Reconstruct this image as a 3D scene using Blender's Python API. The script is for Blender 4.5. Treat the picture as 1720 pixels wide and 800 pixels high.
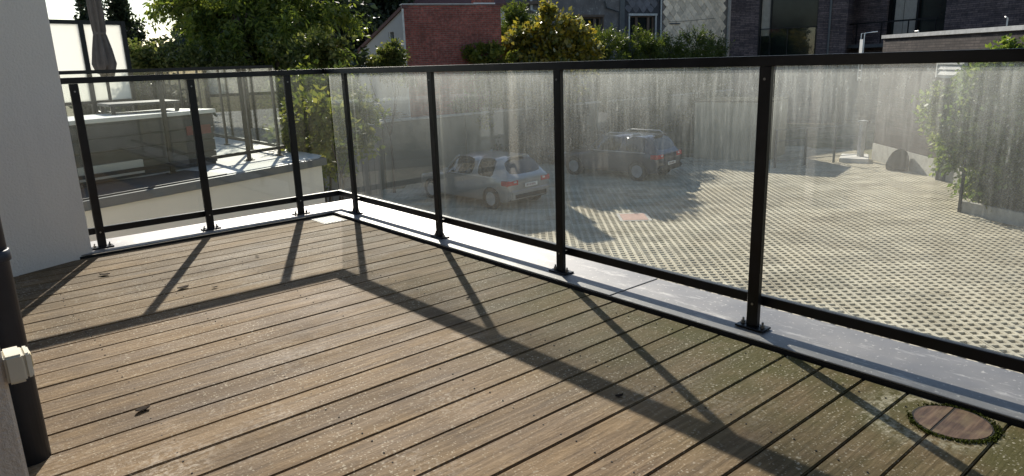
import bpy, bmesh, math, random
import numpy as np
from mathutils import Vector, Matrix
R = math.radians
scene = bpy.context.scene
COL = scene.collection
for o in list(bpy.data.objects):
    bpy.data.objects.remove(o, do_unlink=True)

# ------------------------------------------------------------------ camera
F_PX, YAW, PITCH, ROLL = 1176.2, 0.6988, -0.2478, -0.0334
CAM = Vector((-2.378, -4.898, 1.0485))
fwd = Vector((math.sin(YAW) * math.cos(PITCH), math.cos(YAW) * math.cos(PITCH), math.sin(PITCH)))
rgt0 = Vector((math.cos(YAW), -math.sin(YAW), 0))
up0 = rgt0.cross(fwd)
rgt = math.cos(ROLL) * rgt0 + math.sin(ROLL) * up0
upv = -math.sin(ROLL) * rgt0 + math.cos(ROLL) * up0
cd = bpy.data.cameras.new('camera')
cam = bpy.data.objects.new('camera', cd)
COL.objects.link(cam)
cam.matrix_world = Matrix(((rgt.x, upv.x, -fwd.x, CAM.x), (rgt.y, upv.y, -fwd.y, CAM.y),
                           (rgt.z, upv.z, -fwd.z, CAM.z), (0, 0, 0, 1)))
cd.sensor_width = 36.0
cd.lens = 36.0 * F_PX / 1720.0
cd.clip_start = 0.05
cd.clip_end = 3000
scene.camera = cam

# ------------------------------------------------------------------ light
SUN = Vector((0.80, 1.57, 1.03)).normalized()
w = bpy.data.worlds.new('World')
scene.world = w
w.use_nodes = True
nt = w.node_tree
bg = nt.nodes['Background']
sky = nt.nodes.new('ShaderNodeTexSky')
sky.sky_type = 'NISHITA'
sky.sun_disc = False
sky.sun_elevation = math.asin(SUN.z)
sky.sun_rotation = math.atan2(SUN.x, SUN.y)
sky.air_density = 1.0
sky.dust_density = 0.4
sky.ozone_density = 1.0
nt.links.new(sky.outputs[0], bg.inputs[0])
bg.inputs[1].default_value = 0.09
sd = bpy.data.lights.new('sun', 'SUN')
sd.energy = 4.6
sd.angle = R(0.53)
sd.color = (1.0, 0.93, 0.82)
so = bpy.data.objects.new('sun', sd)
COL.objects.link(so)
so.rotation_euler = SUN.to_track_quat('Z', 'Y').to_euler()
so.location = (10, 20, 20)
vs = scene.view_settings
vs.view_transform = 'Standard'
vs.look = 'None'
vs.exposure = 0.65
vs.gamma = 1.0

# ------------------------------------------------------------------ helpers
rng = random.Random(5)


def ray(u, v):
    return fwd + rgt * ((u - 860) / F_PX) - upv * ((v - 400) / F_PX)


def at(u, v, d):
    """the point at horizontal distance d from the viewer, seen at photo position u, v"""
    r = ray(u, v)
    return CAM + r * (d / math.hypot(r.x, r.y))


def onz(u, v, z):
    r = ray(u, v)
    return CAM + r * ((z - CAM.z) / r.z)


class MB:
    def __init__(s, M=None):
        s.v, s.f, s.M = [], [], M

    def add(s, vs_, fs):
        b = len(s.v)
        s.v += [tuple(x) for x in vs_]
        s.f += [tuple(i + b for i in f) for f in fs]
        return s

    def box(s, x0, x1, y0, y1, z0, z1):
        return s.add([(x0, y0, z0), (x1, y0, z0), (x1, y1, z0), (x0, y1, z0),
                      (x0, y0, z1), (x1, y0, z1), (x1, y1, z1), (x0, y1, z1)],
                     [(0, 3, 2, 1), (4, 5, 6, 7), (0, 1, 5, 4), (1, 2, 6, 5), (2, 3, 7, 6), (3, 0, 4, 7)])

    def prism(s, poly, z0, z1):
        n = len(poly)
        z0s = z0 if isinstance(z0, (list, tuple)) else [z0] * n
        z1s = z1 if isinstance(z1, (list, tuple)) else [z1] * n
        vs_ = [(p[0], p[1], z0s[i]) for i, p in enumerate(poly)] + [(p[0], p[1], z1s[i]) for i, p in enumerate(poly)]
        fs = [tuple(range(n - 1, -1, -1)), tuple(range(n, 2 * n))]
        fs += [(i, (i + 1) % n, n + (i + 1) % n, n + i) for i in range(n)]
        return s.add(vs_, fs)

    def tube(s, pts, rad, n=8, cap=True):
        pts = [Vector(p) for p in pts]
        rad = rad if isinstance(rad, (list, tuple)) else [rad] * len(pts)
        vs_, fs = [], []
        for i, p in enumerate(pts):
            t = (pts[min(i + 1, len(pts) - 1)] - pts[max(i - 1, 0)]).normalized()
            a = t.cross(Vector((0, 0, 1)) if abs(t.z) < .9 else Vector((1, 0, 0))).normalized()
            b = t.cross(a)
            for k in range(n):
                th = 2 * math.pi * k / n
                vs_.append(p + (a * math.cos(th) + b * math.sin(th)) * rad[i])
        for i in range(len(pts) - 1):
            for k in range(n):
                fs.append((i * n + k, i * n + (k + 1) % n, (i + 1) * n + (k + 1) % n, (i + 1) * n + k))
        if cap:
            fs.append(tuple(range(n)))
            fs.append(tuple(reversed(range((len(pts) - 1) * n, len(pts) * n))))
        return s.add(vs_, fs)

    def lathe(s, prof, c=(0, 0, 0), n=20, axis='z', wob=None):
        vs_, fs = [], []
        for (r, z) in prof:
            for k in range(n):
                th = 2 * math.pi * k / n
                rr = r * (wob(k, n, z) if wob else 1)
                p = (rr * math.cos(th), rr * math.sin(th), z)
                if axis == 'x':
                    p = (p[2], p[0], p[1])
                if axis == 'y':
                    p = (p[0], p[2], p[1])
                vs_.append((p[0] + c[0], p[1] + c[1], p[2] + c[2]))
        for i in range(len(prof) - 1):
            for k in range(n):
                fs.append((i * n + k, i * n + (k + 1) % n, (i + 1) * n + (k + 1) % n, (i + 1) * n + k))
        fs.append(tuple(range(n)))
        fs.append(tuple(reversed(range((len(prof) - 1) * n, len(prof) * n))))
        return s.add(vs_, fs)

    def mesh(s, name, bevel=0, seg=1):
        me = bpy.data.meshes.new(name)
        vs_ = s.v if s.M is None else [tuple(s.M @ Vector(p)) for p in s.v]
        me.from_pydata(vs_, [], s.f)
        bm = bmesh.new()
        bm.from_mesh(me)
        bmesh.ops.recalc_face_normals(bm, faces=bm.faces)
        if bevel:
            es = [e for e in bm.edges if e.is_manifold and e.calc_face_angle(0) > .5]
            bmesh.ops.bevel(bm, geom=es, offset=bevel, segments=seg, affect='EDGES', clamp_overlap=True)
        bm.to_mesh(me)
        bm.free()
        return me

    def build(s, name, mat, parent=None, bevel=0, seg=1, smooth=False):
        return link(name, s.mesh(name, bevel, seg), mat, parent, smooth)


def mloc(o):
    return Matrix.LocRotScale(o.location, o.rotation_euler, o.scale)


def link(name, me, mat, parent=None, smooth=False):
    """link a mesh given in world coordinates; as a part it moves with its parent"""
    o = bpy.data.objects.new(name, me)
    COL.objects.link(o)
    if mat and not me.materials:
        me.materials.append(mat)
    if smooth:
        me.polygons.foreach_set('use_smooth', [True] * len(me.polygons))
    if parent:
        o.parent = parent
        q = mloc(parent)
        p = parent
        while p.parent:
            q = mloc(p.parent) @ p.matrix_parent_inverse @ q
            p = p.parent
        o.matrix_parent_inverse = q.inverted()
    return o


def tag(o, label, cat=None, group=None, kind=None):
    if label:
        o['label'] = label
    if cat:
        o['category'] = cat
    if group:
        o['group'] = group
    if kind:
        o['kind'] = kind
    return o


def thing(name, label, cat, loc=(0, 0, 0), rz=0, group=None):
    o = bpy.data.objects.new(name, None)
    COL.objects.link(o)
    o.empty_display_size = .2
    o.location = loc
    o.rotation_euler = (0, 0, rz)
    return tag(o, label, cat, group)


def structure(o):
    o['kind'] = 'structure'
    return o


# ------------------------------------------------------------------ materials
def mat(name, build):
    m = bpy.data.materials.new(name)
    m.use_nodes = True
    n = m.node_tree
    n.nodes.clear()
    out = n.nodes.new('ShaderNodeOutputMaterial')

    class G:
        def __call__(s, t, **kw):
            nd = n.nodes.new('ShaderNode' + t)
            for k, val in kw.items():
                if hasattr(nd, k) and k not in nd.inputs:
                    setattr(nd, k, val)
            for k, val in kw.items():
                kk = k.replace('_', ' ')
                key = None
                for i in nd.inputs:
                    if i.name.lower() == kk.lower():
                        key = i
                        break
                if key is None or (hasattr(nd, k) and k not in nd.inputs and kk == k and t not in ('BsdfPrincipled',)):
                    if key is None:
                        continue
                s.set(key, val)
            return nd

        def set(s, inp, val):
            if isinstance(val, bpy.types.NodeSocket):
                n.links.new(val, inp)
            elif isinstance(val, bpy.types.Node):
                n.links.new(val.outputs[0], inp)
            else:
                if isinstance(val, tuple) and len(val) == 3 and inp.type == 'RGBA':
                    val = val + (1,)
                inp.default_value = val

        def pos(s, scale=(1, 1, 1), obj=False):
            src = n.nodes.new('ShaderNodeTexCoord').outputs['Object'] if obj else n.nodes.new('ShaderNodeNewGeometry').outputs['Position']
            mp = n.nodes.new('ShaderNodeMapping')
            mp.inputs['Scale'].default_value = scale
            n.links.new(src, mp.inputs[0])
            return mp.outputs[0]

        def noise(s, vec, scale, detail=4, rough=.55):
            nd = n.nodes.new('ShaderNodeTexNoise')
            n.links.new(vec, nd.inputs['Vector'])
            nd.inputs['Scale'].default_value = scale
            nd.inputs['Detail'].default_value = detail
            nd.inputs['Roughness'].default_value = rough
            return nd.outputs[0]

        def ramp(s, f, *stops):
            nd = n.nodes.new('ShaderNodeValToRGB')
            s.set(nd.inputs[0], f)
            el = nd.color_ramp.elements
            while len(el) < len(stops):
                el.new(.5)
            for e, (p, c) in zip(el, stops):
                e.position = p
                e.color = (c, c, c, 1) if isinstance(c, (int, float)) else tuple(c) + (1,)
            return nd.outputs[0]

        def mix(s, f, a, b, mode='MIX'):
            nd = n.nodes.new('ShaderNodeMix')
            nd.data_type = 'RGBA'
            nd.blend_type = mode
            s.set(nd.inputs[0], f)
            s.set(nd.inputs[6], a)
            s.set(nd.inputs[7], b)
            return nd.outputs[2]

        def math(s, op, a, b=0.0, clamp=False):
            nd = n.nodes.new('ShaderNodeMath')
            nd.operation = op
            nd.use_clamp = clamp
            s.set(nd.inputs[0], a)
            s.set(nd.inputs[1], b)
            return nd.outputs[0]

        def bump(s, h, strength=.3, dist=.01):
            nd = n.nodes.new('ShaderNodeBump')
            nd.inputs['Strength'].default_value = strength
            nd.inputs['Distance'].default_value = dist
            n.links.new(h, nd.inputs['Height'])
            return nd.outputs[0]

        def pbr(s, color, rough=.6, metal=0.0, spec=.5, normal=None, **kw):
            nd = n.nodes.new('ShaderNodeBsdfPrincipled')
            s.set(nd.inputs['Base Color'], color)
            s.set(nd.inputs['Roughness'], rough)
            s.set(nd.inputs['Metallic'], metal)
            s.set(nd.inputs['Specular IOR Level'], spec)
            if normal:
                n.links.new(normal, nd.inputs['Normal'])
            for k, val in kw.items():
                s.set(nd.inputs[k.replace('_', ' ')], val)
            return nd.outputs[0]

        def shader(s, t, **kw):
            nd = n.nodes.new('ShaderNode' + t)
            for k, val in kw.items():
                s.set(nd.inputs[k.replace('_', ' ')], val)
            return nd.outputs[0]

        def mixs(s, f, a, b):
            nd = n.nodes.new('ShaderNodeMixShader')
            s.set(nd.inputs[0], f)
            n.links.new(a, nd.inputs[1])
            n.links.new(b, nd.inputs[2])
            return nd.outputs[0]

        def node(s, t):
            return n.nodes.new('ShaderNode' + t)

        def sep(s, vec):
            nd = n.nodes.new('ShaderNodeSeparateXYZ')
            n.links.new(vec, nd.inputs[0])
            return nd.outputs

        def link(s, a, b):
            n.links.new(a, b)
    g = G()
    sh = build(g)
    n.links.new(sh, out.inputs[0])
    return m


def plain(name, c, rough=.6, metal=0., var=.18, scale=6., bump=.0, spec=.5, bscale=None):
    def b(g):
        p = g.pos()
        f = g.noise(p, scale, 5)
        c0 = tuple(x * (1 - var) for x in c)
        c1 = tuple(min(1, x * (1 + var)) for x in c)
        col = g.ramp(f, (.3, c0), (.7, c1))
        nm = g.bump(g.noise(p, bscale or scale * 8, 3), bump, .01) if bump else None
        return g.pbr(col, rough, metal, spec, nm)
    return mat(name, b)


def m_deck(g):
    oi = g.node('ObjectInfo').outputs['Random']
    P = g.node('NewGeometry').outputs['Position']
    # shift the grain per board
    cmb = g.node('CombineXYZ')
    g.link(g.math('MULTIPLY', oi, 37.0), cmb.inputs[0])
    g.link(g.math('MULTIPLY', oi, 11.0), cmb.inputs[2])
    va = g.node('VectorMath')
    va.operation = 'ADD'
    g.link(P, va.inputs[0])
    g.link(cmb.outputs[0], va.inputs[1])
    mp = g.node('Mapping')
    mp.inputs['Scale'].default_value = (3.0, 48, 30)
    g.link(va.outputs[0], mp.inputs[0])
    grain = g.noise(mp.outputs[0], 1.5, 6, .65)
    mp2 = g.node('Mapping')
    mp2.inputs['Scale'].default_value = (1.2, 6, 6)
    g.link(va.outputs[0], mp2.inputs[0])
    broad = g.noise(mp2.outputs[0], 1.3, 4)
    base = g.ramp(grain, (.32, (.066, .039, .019)), (.5, (.170, .112, .058)), (.68, (.295, .208, .118)))
    grey = g.ramp(broad, (.35, (.108, .072, .038)), (.65, (.255, .182, .102)))
    col = g.mix(.35, base, grey)
    rnd = g.ramp(oi, (0, .82), (1, 1.16))
    col = g.mix(1.0, col, rnd, 'MULTIPLY')
    # worn pale patches and fine flecks
    wear = g.ramp(g.noise(P, 2.3, 8, .7), (.52, 0.), (.70, 1.))
    fl = g.noise(P, 75, 4, .6)
    col = g.mix(g.math('MULTIPLY', wear, g.ramp(fl, (.45, 0.), (.62, .55))), col, (.50, .44, .36))
    # dark dirt blotches
    dk = g.ramp(g.noise(P, 2.6, 8, .7), (.50, 0.), (.68, .6))
    col = g.mix(dk, col, (.075, .05, .03))
    # algae: greener toward the drained edge and the damp corner
    x, y, z = g.sep(P)
    e1 = g.math('MULTIPLY', g.math('SUBTRACT', x, -1.05), 1.05, True)
    e2 = g.math('MULTIPLY', g.math('SUBTRACT', -1.3, y), .42, True)
    e2b = g.math('ADD', g.math('MULTIPLY', e2, .8), .15)
    al = g.math('MULTIPLY', g.math('MULTIPLY', e1, e2b), g.ramp(g.noise(P, 3.2, 6, .65), (.3, .15), (.62, 1.5)), True)
    col = g.mix(g.math('MULTIPLY', al, .85), col, (.085, .08, .024))
    # pale lichen bloom and damp moss round the access cover
    dv = g.node('VectorMath')
    dv.operation = 'DISTANCE'
    g.link(P, dv.inputs[0])
    dv.inputs[1].default_value = (-.235, -4.245, -.022)
    ring = g.ramp(dv.outputs['Value'], (.10, 0.), (.115, 1.), (.15, .8), (.21, 0.))
    bl_ = g.math('MULTIPLY', ring, g.ramp(g.noise(P, 40, 5, .7), (.42, 0.), (.6, .85)))
    col = g.mix(bl_, col, (.42, .38, .27))
    # bird-lime and lichen specks
    def specks(sc, thr, seed, kp):
        vo = g.node('TexVoronoi')
        mpv = g.node('Mapping')
        mpv.inputs['Location'].default_value = (seed, seed * 2, 0)
        g.link(P, mpv.inputs[0])
        nz = g.node('TexNoise')
        nz.inputs['Scale'].default_value = sc * 1.4
        g.link(mpv.outputs[0], nz.inputs[0])
        mx = g.node('Mix')
        mx.data_type = 'VECTOR'
        mx.inputs[0].default_value = .012 * 60 / sc
        g.link(mpv.outputs[0], mx.inputs[4])
        g.link(nz.outputs[1], mx.inputs[5])
        g.link(mx.outputs[1], vo.inputs['Vector'])
        vo.inputs['Scale'].default_value = sc
        keep = g.math('GREATER_THAN', g.sep(vo.outputs['Color'])[0], kp)
        return g.math('MULTIPLY', g.ramp(vo.outputs['Distance'], (thr, 1.), (thr + .08, 0.)), keep)
    sp = g.math('MAXIMUM', specks(36, .12, 3.1, .72), g.math('MAXIMUM', specks(62, .16, 5.3, .62), g.math('MULTIPLY', specks(105, .22, 7.7, .5), .8)))
    dens = g.ramp(g.noise(P, 1.6, 5, .6), (.38, .2), (.60, 1.))
    col = g.mix(g.math('MULTIPLY', g.math('MULTIPLY', sp, dens), .68), col, (.55, .49, .37))
    h = g.math('ADD', g.math('MULTIPLY', grain, .7), g.math('MULTIPLY', fl, .5))
    nm = g.bump(h, .8, .005)
    return g.pbr(col, g.ramp(broad, (.3, .68), (.7, .85)), 0, .16, nm)


M_DECK = mat('weathered_deck_wood', m_deck)


def m_cap(g):
    P = g.pos((3, 34, 3))
    gr = g.noise(P, 2.2, 6, .6)
    col = g.ramp(gr, (.3, (.05, .028, .018)), (.5, (.12, .070, .044)), (.7, (.22, .14, .085)))
    st = g.ramp(g.noise(g.pos(), 16, 5), (.5, 0.), (.7, .6))
    col = g.mix(st, col, (.26, .19, .10))
    return g.pbr(col, .6, 0, .35, g.bump(gr, .4, .003))


M_CAP = mat('reddish_wood', m_cap)


def m_flash(g):
    P = g.pos()
    a = g.noise(P, 3.5, 6, .6)
    b = g.noise(g.pos((8, 2, 8)), 2, 6, .7)
    col = g.ramp(a, (.3, (.185, .182, .18)), (.7, (.25, .246, .24)))
    st = g.ramp(b, (.55, 0.), (.72, .7))
    col = g.mix(st, col, (.60, .58, .54))
    sp = g.ramp(g.noise(P, 55, 3, .6), (.62, 0.), (.72, .6))
    col = g.mix(sp, col, (.66, .63, .57))
    dk = g.ramp(g.noise(P, 7, 6, .7), (.58, 0.), (.75, .45))
    col = g.mix(dk, col, (.26, .26, .27))
    ro = g.ramp(a, (.3, .46), (.7, .6))
    return g.pbr(col, ro, .4, .5, g.bump(g.noise(P, 5, 3), .08, .01))


M_FLASH = mat('grey_coated_flashing', m_flash)


def m_black(g):
    P = g.pos()
    a = g.noise(P, 14, 5)
    col = g.ramp(a, (.35, (.006, .006, .007)), (.75, (.011, .011, .013)))
    dust = g.ramp(g.noise(P, 40, 4, .6), (.66, 0.), (.80, .12))
    col = g.mix(dust, col, (.12, .115, .11))
    return g.pbr(col, g.ramp(a, (.3, .32), (.7, .45)), 0, .3)


M_BLACK = mat('black_powder_coat', m_black)
M_BOLT = plain('dull_steel_bolt', (.30, .29, .27), .45, .8, .3, 60)
M_GAP = plain('dark_joint', (.012, .011, .010), .9)


def m_glass(dirt, name, tint=(.98, .99, .98)):
    def b(g):
        P = g.node('NewGeometry').outputs['Position']
        x, y, z = g.sep(P)
        def sc(v, loc=(0, 0, 0)):
            mp = g.node('Mapping')
            mp.inputs['Scale'].default_value = v
            mp.inputs['Location'].default_value = loc
            g.link(P, mp.inputs[0])
            return mp.outputs[0]
        film = g.ramp(g.noise(P, 1.7, 7, .65), (.30, .45), (.70, 1.5))
        streak = g.ramp(g.noise(sc((38, 38, 1.3)), 1.0, 5, .62), (.40, 0.), (.78, 1.))
        streak2 = g.ramp(g.noise(sc((80, 80, 6.0), (3, 5, 1)), 1.0, 4, .6), (.48, 0.), (.80, 1.))
        drops = g.ramp(g.noise(sc((120, 120, 80)), 1.0, 3, .6), (.60, 0.), (.72, 1.))
        run = g.ramp(g.noise(sc((52, 52, 9), (1, 2, 3)), 1.0, 4, .7), (.66, 0.), (.76, 1.))
        # grime film, thickened towards the top to put in the frosted glow there
        top = g.ramp(g.math('MULTIPLY', z, 1.0), (.118, 1.0), (.15, .26), (.48, .46), (.74, .95), (.97, 2.4))
        d = g.math('MULTIPLY', film, .55)
        d = g.math('ADD', d, g.math('MULTIPLY', streak, .26))
        d = g.math('ADD', d, g.math('MULTIPLY', streak2, .62))
        d = g.math('ADD', d, g.math('MULTIPLY', drops, .75))
        d = g.math('ADD', d, g.math('MULTIPLY', run, 1.8))
        d = g.math('MULTIPLY', g.math('MULTIPLY', d, top), dirt, True)
        tr = g.shader('BsdfTransparent', Color=tint)
        tl = g.shader('BsdfTranslucent', Color=(.92, .93, .88))
        fw = g.shader('BsdfRefraction', Color=(.97, .97, .93), Roughness=.8, IOR=1.5)
        dirtb = g.mixs(.15, tl, fw)
        body = g.mixs(d, tr, dirtb)
        gl = g.shader('BsdfGlossy', Color=(1, 1, 1), Roughness=.015)
        lw = g.node('LayerWeight')
        lw.inputs[0].default_value = .5
        fr = g.math('ADD', g.math('MULTIPLY', g.math('POWER', lw.outputs['Facing'], 5.0), .96), .04)
        return g.mixs(fr, body, gl)
    return mat(name, b)


M_GLASS_R = m_glass(.11, 'grimy_glass')
M_GLASS_L = m_glass(.008, 'lightly_dusty_glass')
M_GLASS_N = m_glass(.008, 'neighbour_glass', (.97, .98, .97))


def m_stucco(name, c, bs=.5):
    def b(g):
        P = g.pos()
        a = g.noise(P, 1.4, 5)
        f = g.noise(P, 75, 4, .7)
        col = g.ramp(a, (.3, tuple(x * .93 for x in c)), (.7, c))
        st = g.ramp(g.noise(g.pos((6, 6, .8)), 1.2, 5, .6), (.55, 0.), (.8, .25))
        col = g.mix(st, col, tuple(x * .72 for x in c))
        return g.pbr(col, .9, 0, .2, g.bump(f, bs, .006))
    return mat(name, b)


M_STUCCO = m_stucco('white_render', (.80, .74, .66), .9)
M_CREAM = m_stucco('cream_render', (.66, .62, .54), .2)
M_GABLE = m_stucco('grey_limewash', (.52, .50, .48))
M_BACKWALL = m_stucco('grey_boundary_render', (.17, .165, .125))
M_PALEWALL = m_stucco('pale_shed_render', (.36, .335, .26))
M_PIPE = plain('anthracite_zinc', (.026, .031, .043), .45, 0, .2, 9, 0, .2)
M_PLASTIC = plain('cream_plastic', (.74, .70, .58), .4, 0, .05, 8)
M_PALE = plain('pale_floor_slab', (.62, .60, .55), .7, 0, .12, 3, .15)
M_NDARK = plain('slate_grey_boards', (.024, .028, .034), .55, 0, .25, 7, .1)
M_NTOP = plain('pale_worktop', (.66, .66, .63), .5, 0, .08, 5)
M_NRIM = plain('dark_roof_edge', (.10, .105, .11), .5, .2, .15, 5)
M_TAUPE = plain('taupe_canvas', (.11, .092, .08), .85, 0, .15, 12, .2)
M_RED = plain('dull_red', (.14, .02, .02), .5, 0, .2, 9)


def m_frost(g):
    tl = g.shader('BsdfTranslucent', Color=(.93, .92, .87))
    df = g.pbr((.8, .8, .77), .35)
    return g.mixs(.25, tl, df)


M_FROST = mat('frosted_glass', m_frost)


def m_brick(name, c1, c2, mortar, bw, bh, msize=.012, bump=.6):
    def b(g):
        tc = g.node('TexCoord').outputs['Object']
        mp = g.node('Mapping')
        mp.inputs['Rotation'].default_value = (R(90), 0, 0)
        g.link(tc, mp.inputs[0])
        br = g.node('TexBrick')
        g.link(mp.outputs[0], br.inputs['Vector'])
        br.inputs['Color1'].default_value = c1 + (1,)
        br.inputs['Color2'].default_value = c2 + (1,)
        br.inputs['Mortar'].default_value = mortar + (1,)
        br.inputs['Scale'].default_value = 1
        br.inputs['Brick Width'].default_value = bw
        br.inputs['Row Height'].default_value = bh
        br.inputs['Mortar Size'].default_value = msize
        br.inputs['Mortar Smooth'].default_value = .2
        P = g.pos()
        v = g.ramp(g.noise(P, 1.1, 6, .65), (.3, .68), (.7, 1.25))
        col = g.mix(1., br.outputs[0], v, 'MULTIPLY')
        fine = g.ramp(g.noise(P, 9, 5, .7), (.4, .75), (.7, 1.4))
        col = g.mix(1., col, fine, 'MULTIPLY')
        bp = g.bump(br.outputs[1], -bump, .02)
        return g.pbr(col, .85, 0, .3, bp)
    return mat(name, b)


M_REDBRICK = m_brick('red_brick', (.33, .092, .07), (.21, .06, .05), (.20, .13, .11), .23, .075)
M_GREYBRICK = m_brick('grey_brown_long_brick', (.17, .128, .125), (.085, .066, .072), (.05, .042, .045), .6, .10)
M_GREYBRICK2 = m_brick('taupe_long_brick', (.085, .068, .062), (.04, .033, .032), (.025, .021, .021), .55, .085)


def m_oldslate(g):
    P = g.pos()
    v = g.ramp(g.noise(P, 1.6, 5), (.3, (.11, .10, .10)), (.7, (.19, .175, .17)))
    li = g.ramp(g.noise(g.pos((1, 1, .6)), 9.5, 4, .7), (.56, 0.), (.64, 1.))
    hi = g.ramp(g.sep(g.node('NewGeometry').outputs['Position'])[2], (.0, 0.), (1., 1.))
    dens = g.ramp(g.noise(P, .8, 3), (.4, .15), (.6, .75))
    col = g.mix(g.math('MULTIPLY', li, dens), v, (.42, .41, .40))
    return g.pbr(col, .75, 0, .4, g.bump(g.noise(P, 7, 5), .4, .02))


M_OLDSLATE = mat('lichened_slate', m_oldslate)


def m_tile(name, c):
    def b(g):
        oi = g.node('ObjectInfo').outputs['Random']
        P = g.pos()
        k = g.ramp(oi, (0, .72), (1, 1.2))
        v = g.ramp(g.noise(P, 6, 5), (.3, tuple(x * .8 for x in c)), (.7, tuple(min(1, x * 1.15) for x in c)))
        return g.pbr(g.mix(1., v, k, 'MULTIPLY'), .7, 0, .4, g.bump(g.noise(P, 30, 4), .2, .01))
    return mat(name, b)


M_SLATE_PALE = m_tile('pale_diamond_slate', (.80, .655, .50))
M_SLATE_DARK = m_tile('dark_diamond_slate', (.14, .135, .15))
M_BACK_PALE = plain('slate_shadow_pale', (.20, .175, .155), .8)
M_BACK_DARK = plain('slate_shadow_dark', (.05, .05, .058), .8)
M_TRIM = plain('zinc_trim', (.48, .48, .47), .5, .2)
M_WHITE = plain('white_paint', (.72, .72, .70), .5, 0, .08)
M_ROOF = plain('dark_red_tiles', (.12, .055, .048), .8, 0, .3, 8, .4)
M_WOODFRAME = plain('brown_window_frame', (.11, .075, .055), .6)
M_BROWNPOST = plain('weathered_timber', (.30, .26, .20), .8, 0, .25, 12, .3)


def m_wglass(g):
    P = g.pos()
    f = g.noise(P, .9, 4)
    return g.pbr(g.ramp(f, (.3, (.006, .008, .010)), (.7, (.02, .026, .024))), .12, 0, .28)


M_WGLASS = mat('dark_window_glass', m_wglass)
M_CURTAIN = plain('beige_curtain', (.36, .32, .27), .9, 0, .12, 5)


def m_leaf(name, cols, trans=.45, rough=.45, spec=.45):
    def b(g):
        rn = g.node('NewGeometry').outputs['Random Per Island']
        n_ = len(cols)
        col = g.ramp(rn, *[(i / max(1, n_ - 1), c) for i, c in enumerate(cols)])
        col2 = g.mix(.5, col, g.mix(1., col, (1.2, 1.25, .55), 'MULTIPLY'))
        a = g.pbr(col, rough, 0, spec)
        t = g.shader('BsdfTranslucent', Color=col2)
        return g.mixs(trans, a, t)
    return mat(name, b)


M_LEAF_LOCUST = m_leaf('locust_leaf', [(.06, .09, .018), (.11, .15, .028), (.18, .215, .036), (.27, .29, .06)], .6)
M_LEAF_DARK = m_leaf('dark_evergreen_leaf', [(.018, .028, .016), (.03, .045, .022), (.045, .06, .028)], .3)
M_LEAF_SHRUB = m_leaf('shrub_leaf', [(.045, .065, .016), (.09, .115, .026), (.15, .16, .045), (.24, .24, .09)], .5)
M_LEAF_THUJA = m_leaf('thuja_leaf', [(.045, .07, .014), (.085, .115, .02), (.13, .15, .028)], .5)
M_LEAF_YELLOW = m_leaf('autumn_leaf', [(.06, .08, .02), (.13, .135, .028), (.30, .26, .04), (.38, .27, .03), (.15, .15, .04), (.36, .35, .22)], .5, .35, .6)
M_LEAF_LIME = m_leaf('lime_leaf', [(.07, .10, .018), (.15, .17, .03), (.24, .23, .05)], .5)
M_LEAF_VINE = m_leaf('creeper_leaf', [(.05, .085, .018), (.095, .145, .028), (.16, .21, .04), (.28, .32, .09)], .55)
M_MOSS = m_leaf('moss', [(.045, .06, .010), (.08, .10, .016), (.12, .13, .025)], .2, .9, .1)
M_BARK = plain('bark', (.065, .052, .040), .9, 0, .3, 14, .5)


def m_pave(g):
    P = g.pos()
    a = g.ramp(g.noise(P, .5, 6, .6), (.3, (.47, .42, .31)), (.7, (.59, .54, .415)))
    f = g.ramp(g.noise(P, 28, 5, .65), (.35, .80), (.7, 1.15))
    col = g.mix(1., a, f, 'MULTIPLY')
    mp = g.node('Mapping')
    mp.vector_type = 'TEXTURE'
    mp.inputs['Location'].default_value = (9.985, -2.002, 0)
    mp.inputs['Rotation'].default_value = (0, 0, R(-41.5))
    mp.inputs['Scale'].default_value = (.69, .5175, 10)
    g.link(g.node('NewGeometry').outputs['Position'], mp.inputs[0])
    fl = g.node('VectorMath')
    fl.operation = 'FLOOR'
    g.link(mp.outputs[0], fl.inputs[0])
    wn = g.node('TexWhiteNoise')
    g.link(fl.outputs[0], wn.inputs[0])
    col = g.mix(1., col, g.ramp(wn.outputs[0], (0., .78), (.5, 1.0), (1., 1.12)), 'MULTIPLY')
    st = g.ramp(g.noise(P, 1.1, 7, .72), (.50, 0.), (.70, .6))
    col = g.mix(st, col, (.27, .23, .16))
    return g.pbr(col, .9, 0, .2, g.bump(g.noise(P, 60, 3), .3, .01))


M_PAVE = mat('sandy_concrete_grid', m_pave)


def m_soil(g):
    P = g.pos()
    a = g.ramp(g.noise(P, 3, 7, .7), (.3, (.14, .12, .08)), (.7, (.30, .26, .18)))
    gr = g.ramp(g.noise(P, .7, 6, .65), (.42, 0.), (.60, .75))
    col = g.mix(gr, a, (.10, .11, .04))
    return g.pbr(col, .95, 0, .1, g.bump(g.noise(P, 40, 4), .6, .02))


M_SOIL = mat('gravel_and_soil', m_soil)
M_ROOFFELT = plain('grey_roof_felt', (.16, .16, .16), .9, 0, .2, 2)
M_CONC = plain('weathered_concrete', (.38, .37, .33), .85, 0, .2, 5, .3)
M_COVER = plain('rusty_red_cover', (.36, .215, .17), .8, 0, .18, 6, .2)

G0 = -3.2   # level of the car park below the terrace

# ------------------------------------------------------------------ ground and terrace
gm = MB()
gm.add([(-400, -400, G0 - .045), (900, -400, G0 - .045), (900, 900, G0 - .045), (-400, 900, G0 - .045)], [(0, 1, 2, 3)])
structure(gm.build('ground', M_SOIL))

bld = MB()
bld.prism([(-7, -9), (.20, -9), (.20, .20), (-7, .20)], G0 - .05, -.10)
structure(bld.build('terrace_building', M_STUCCO))

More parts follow.
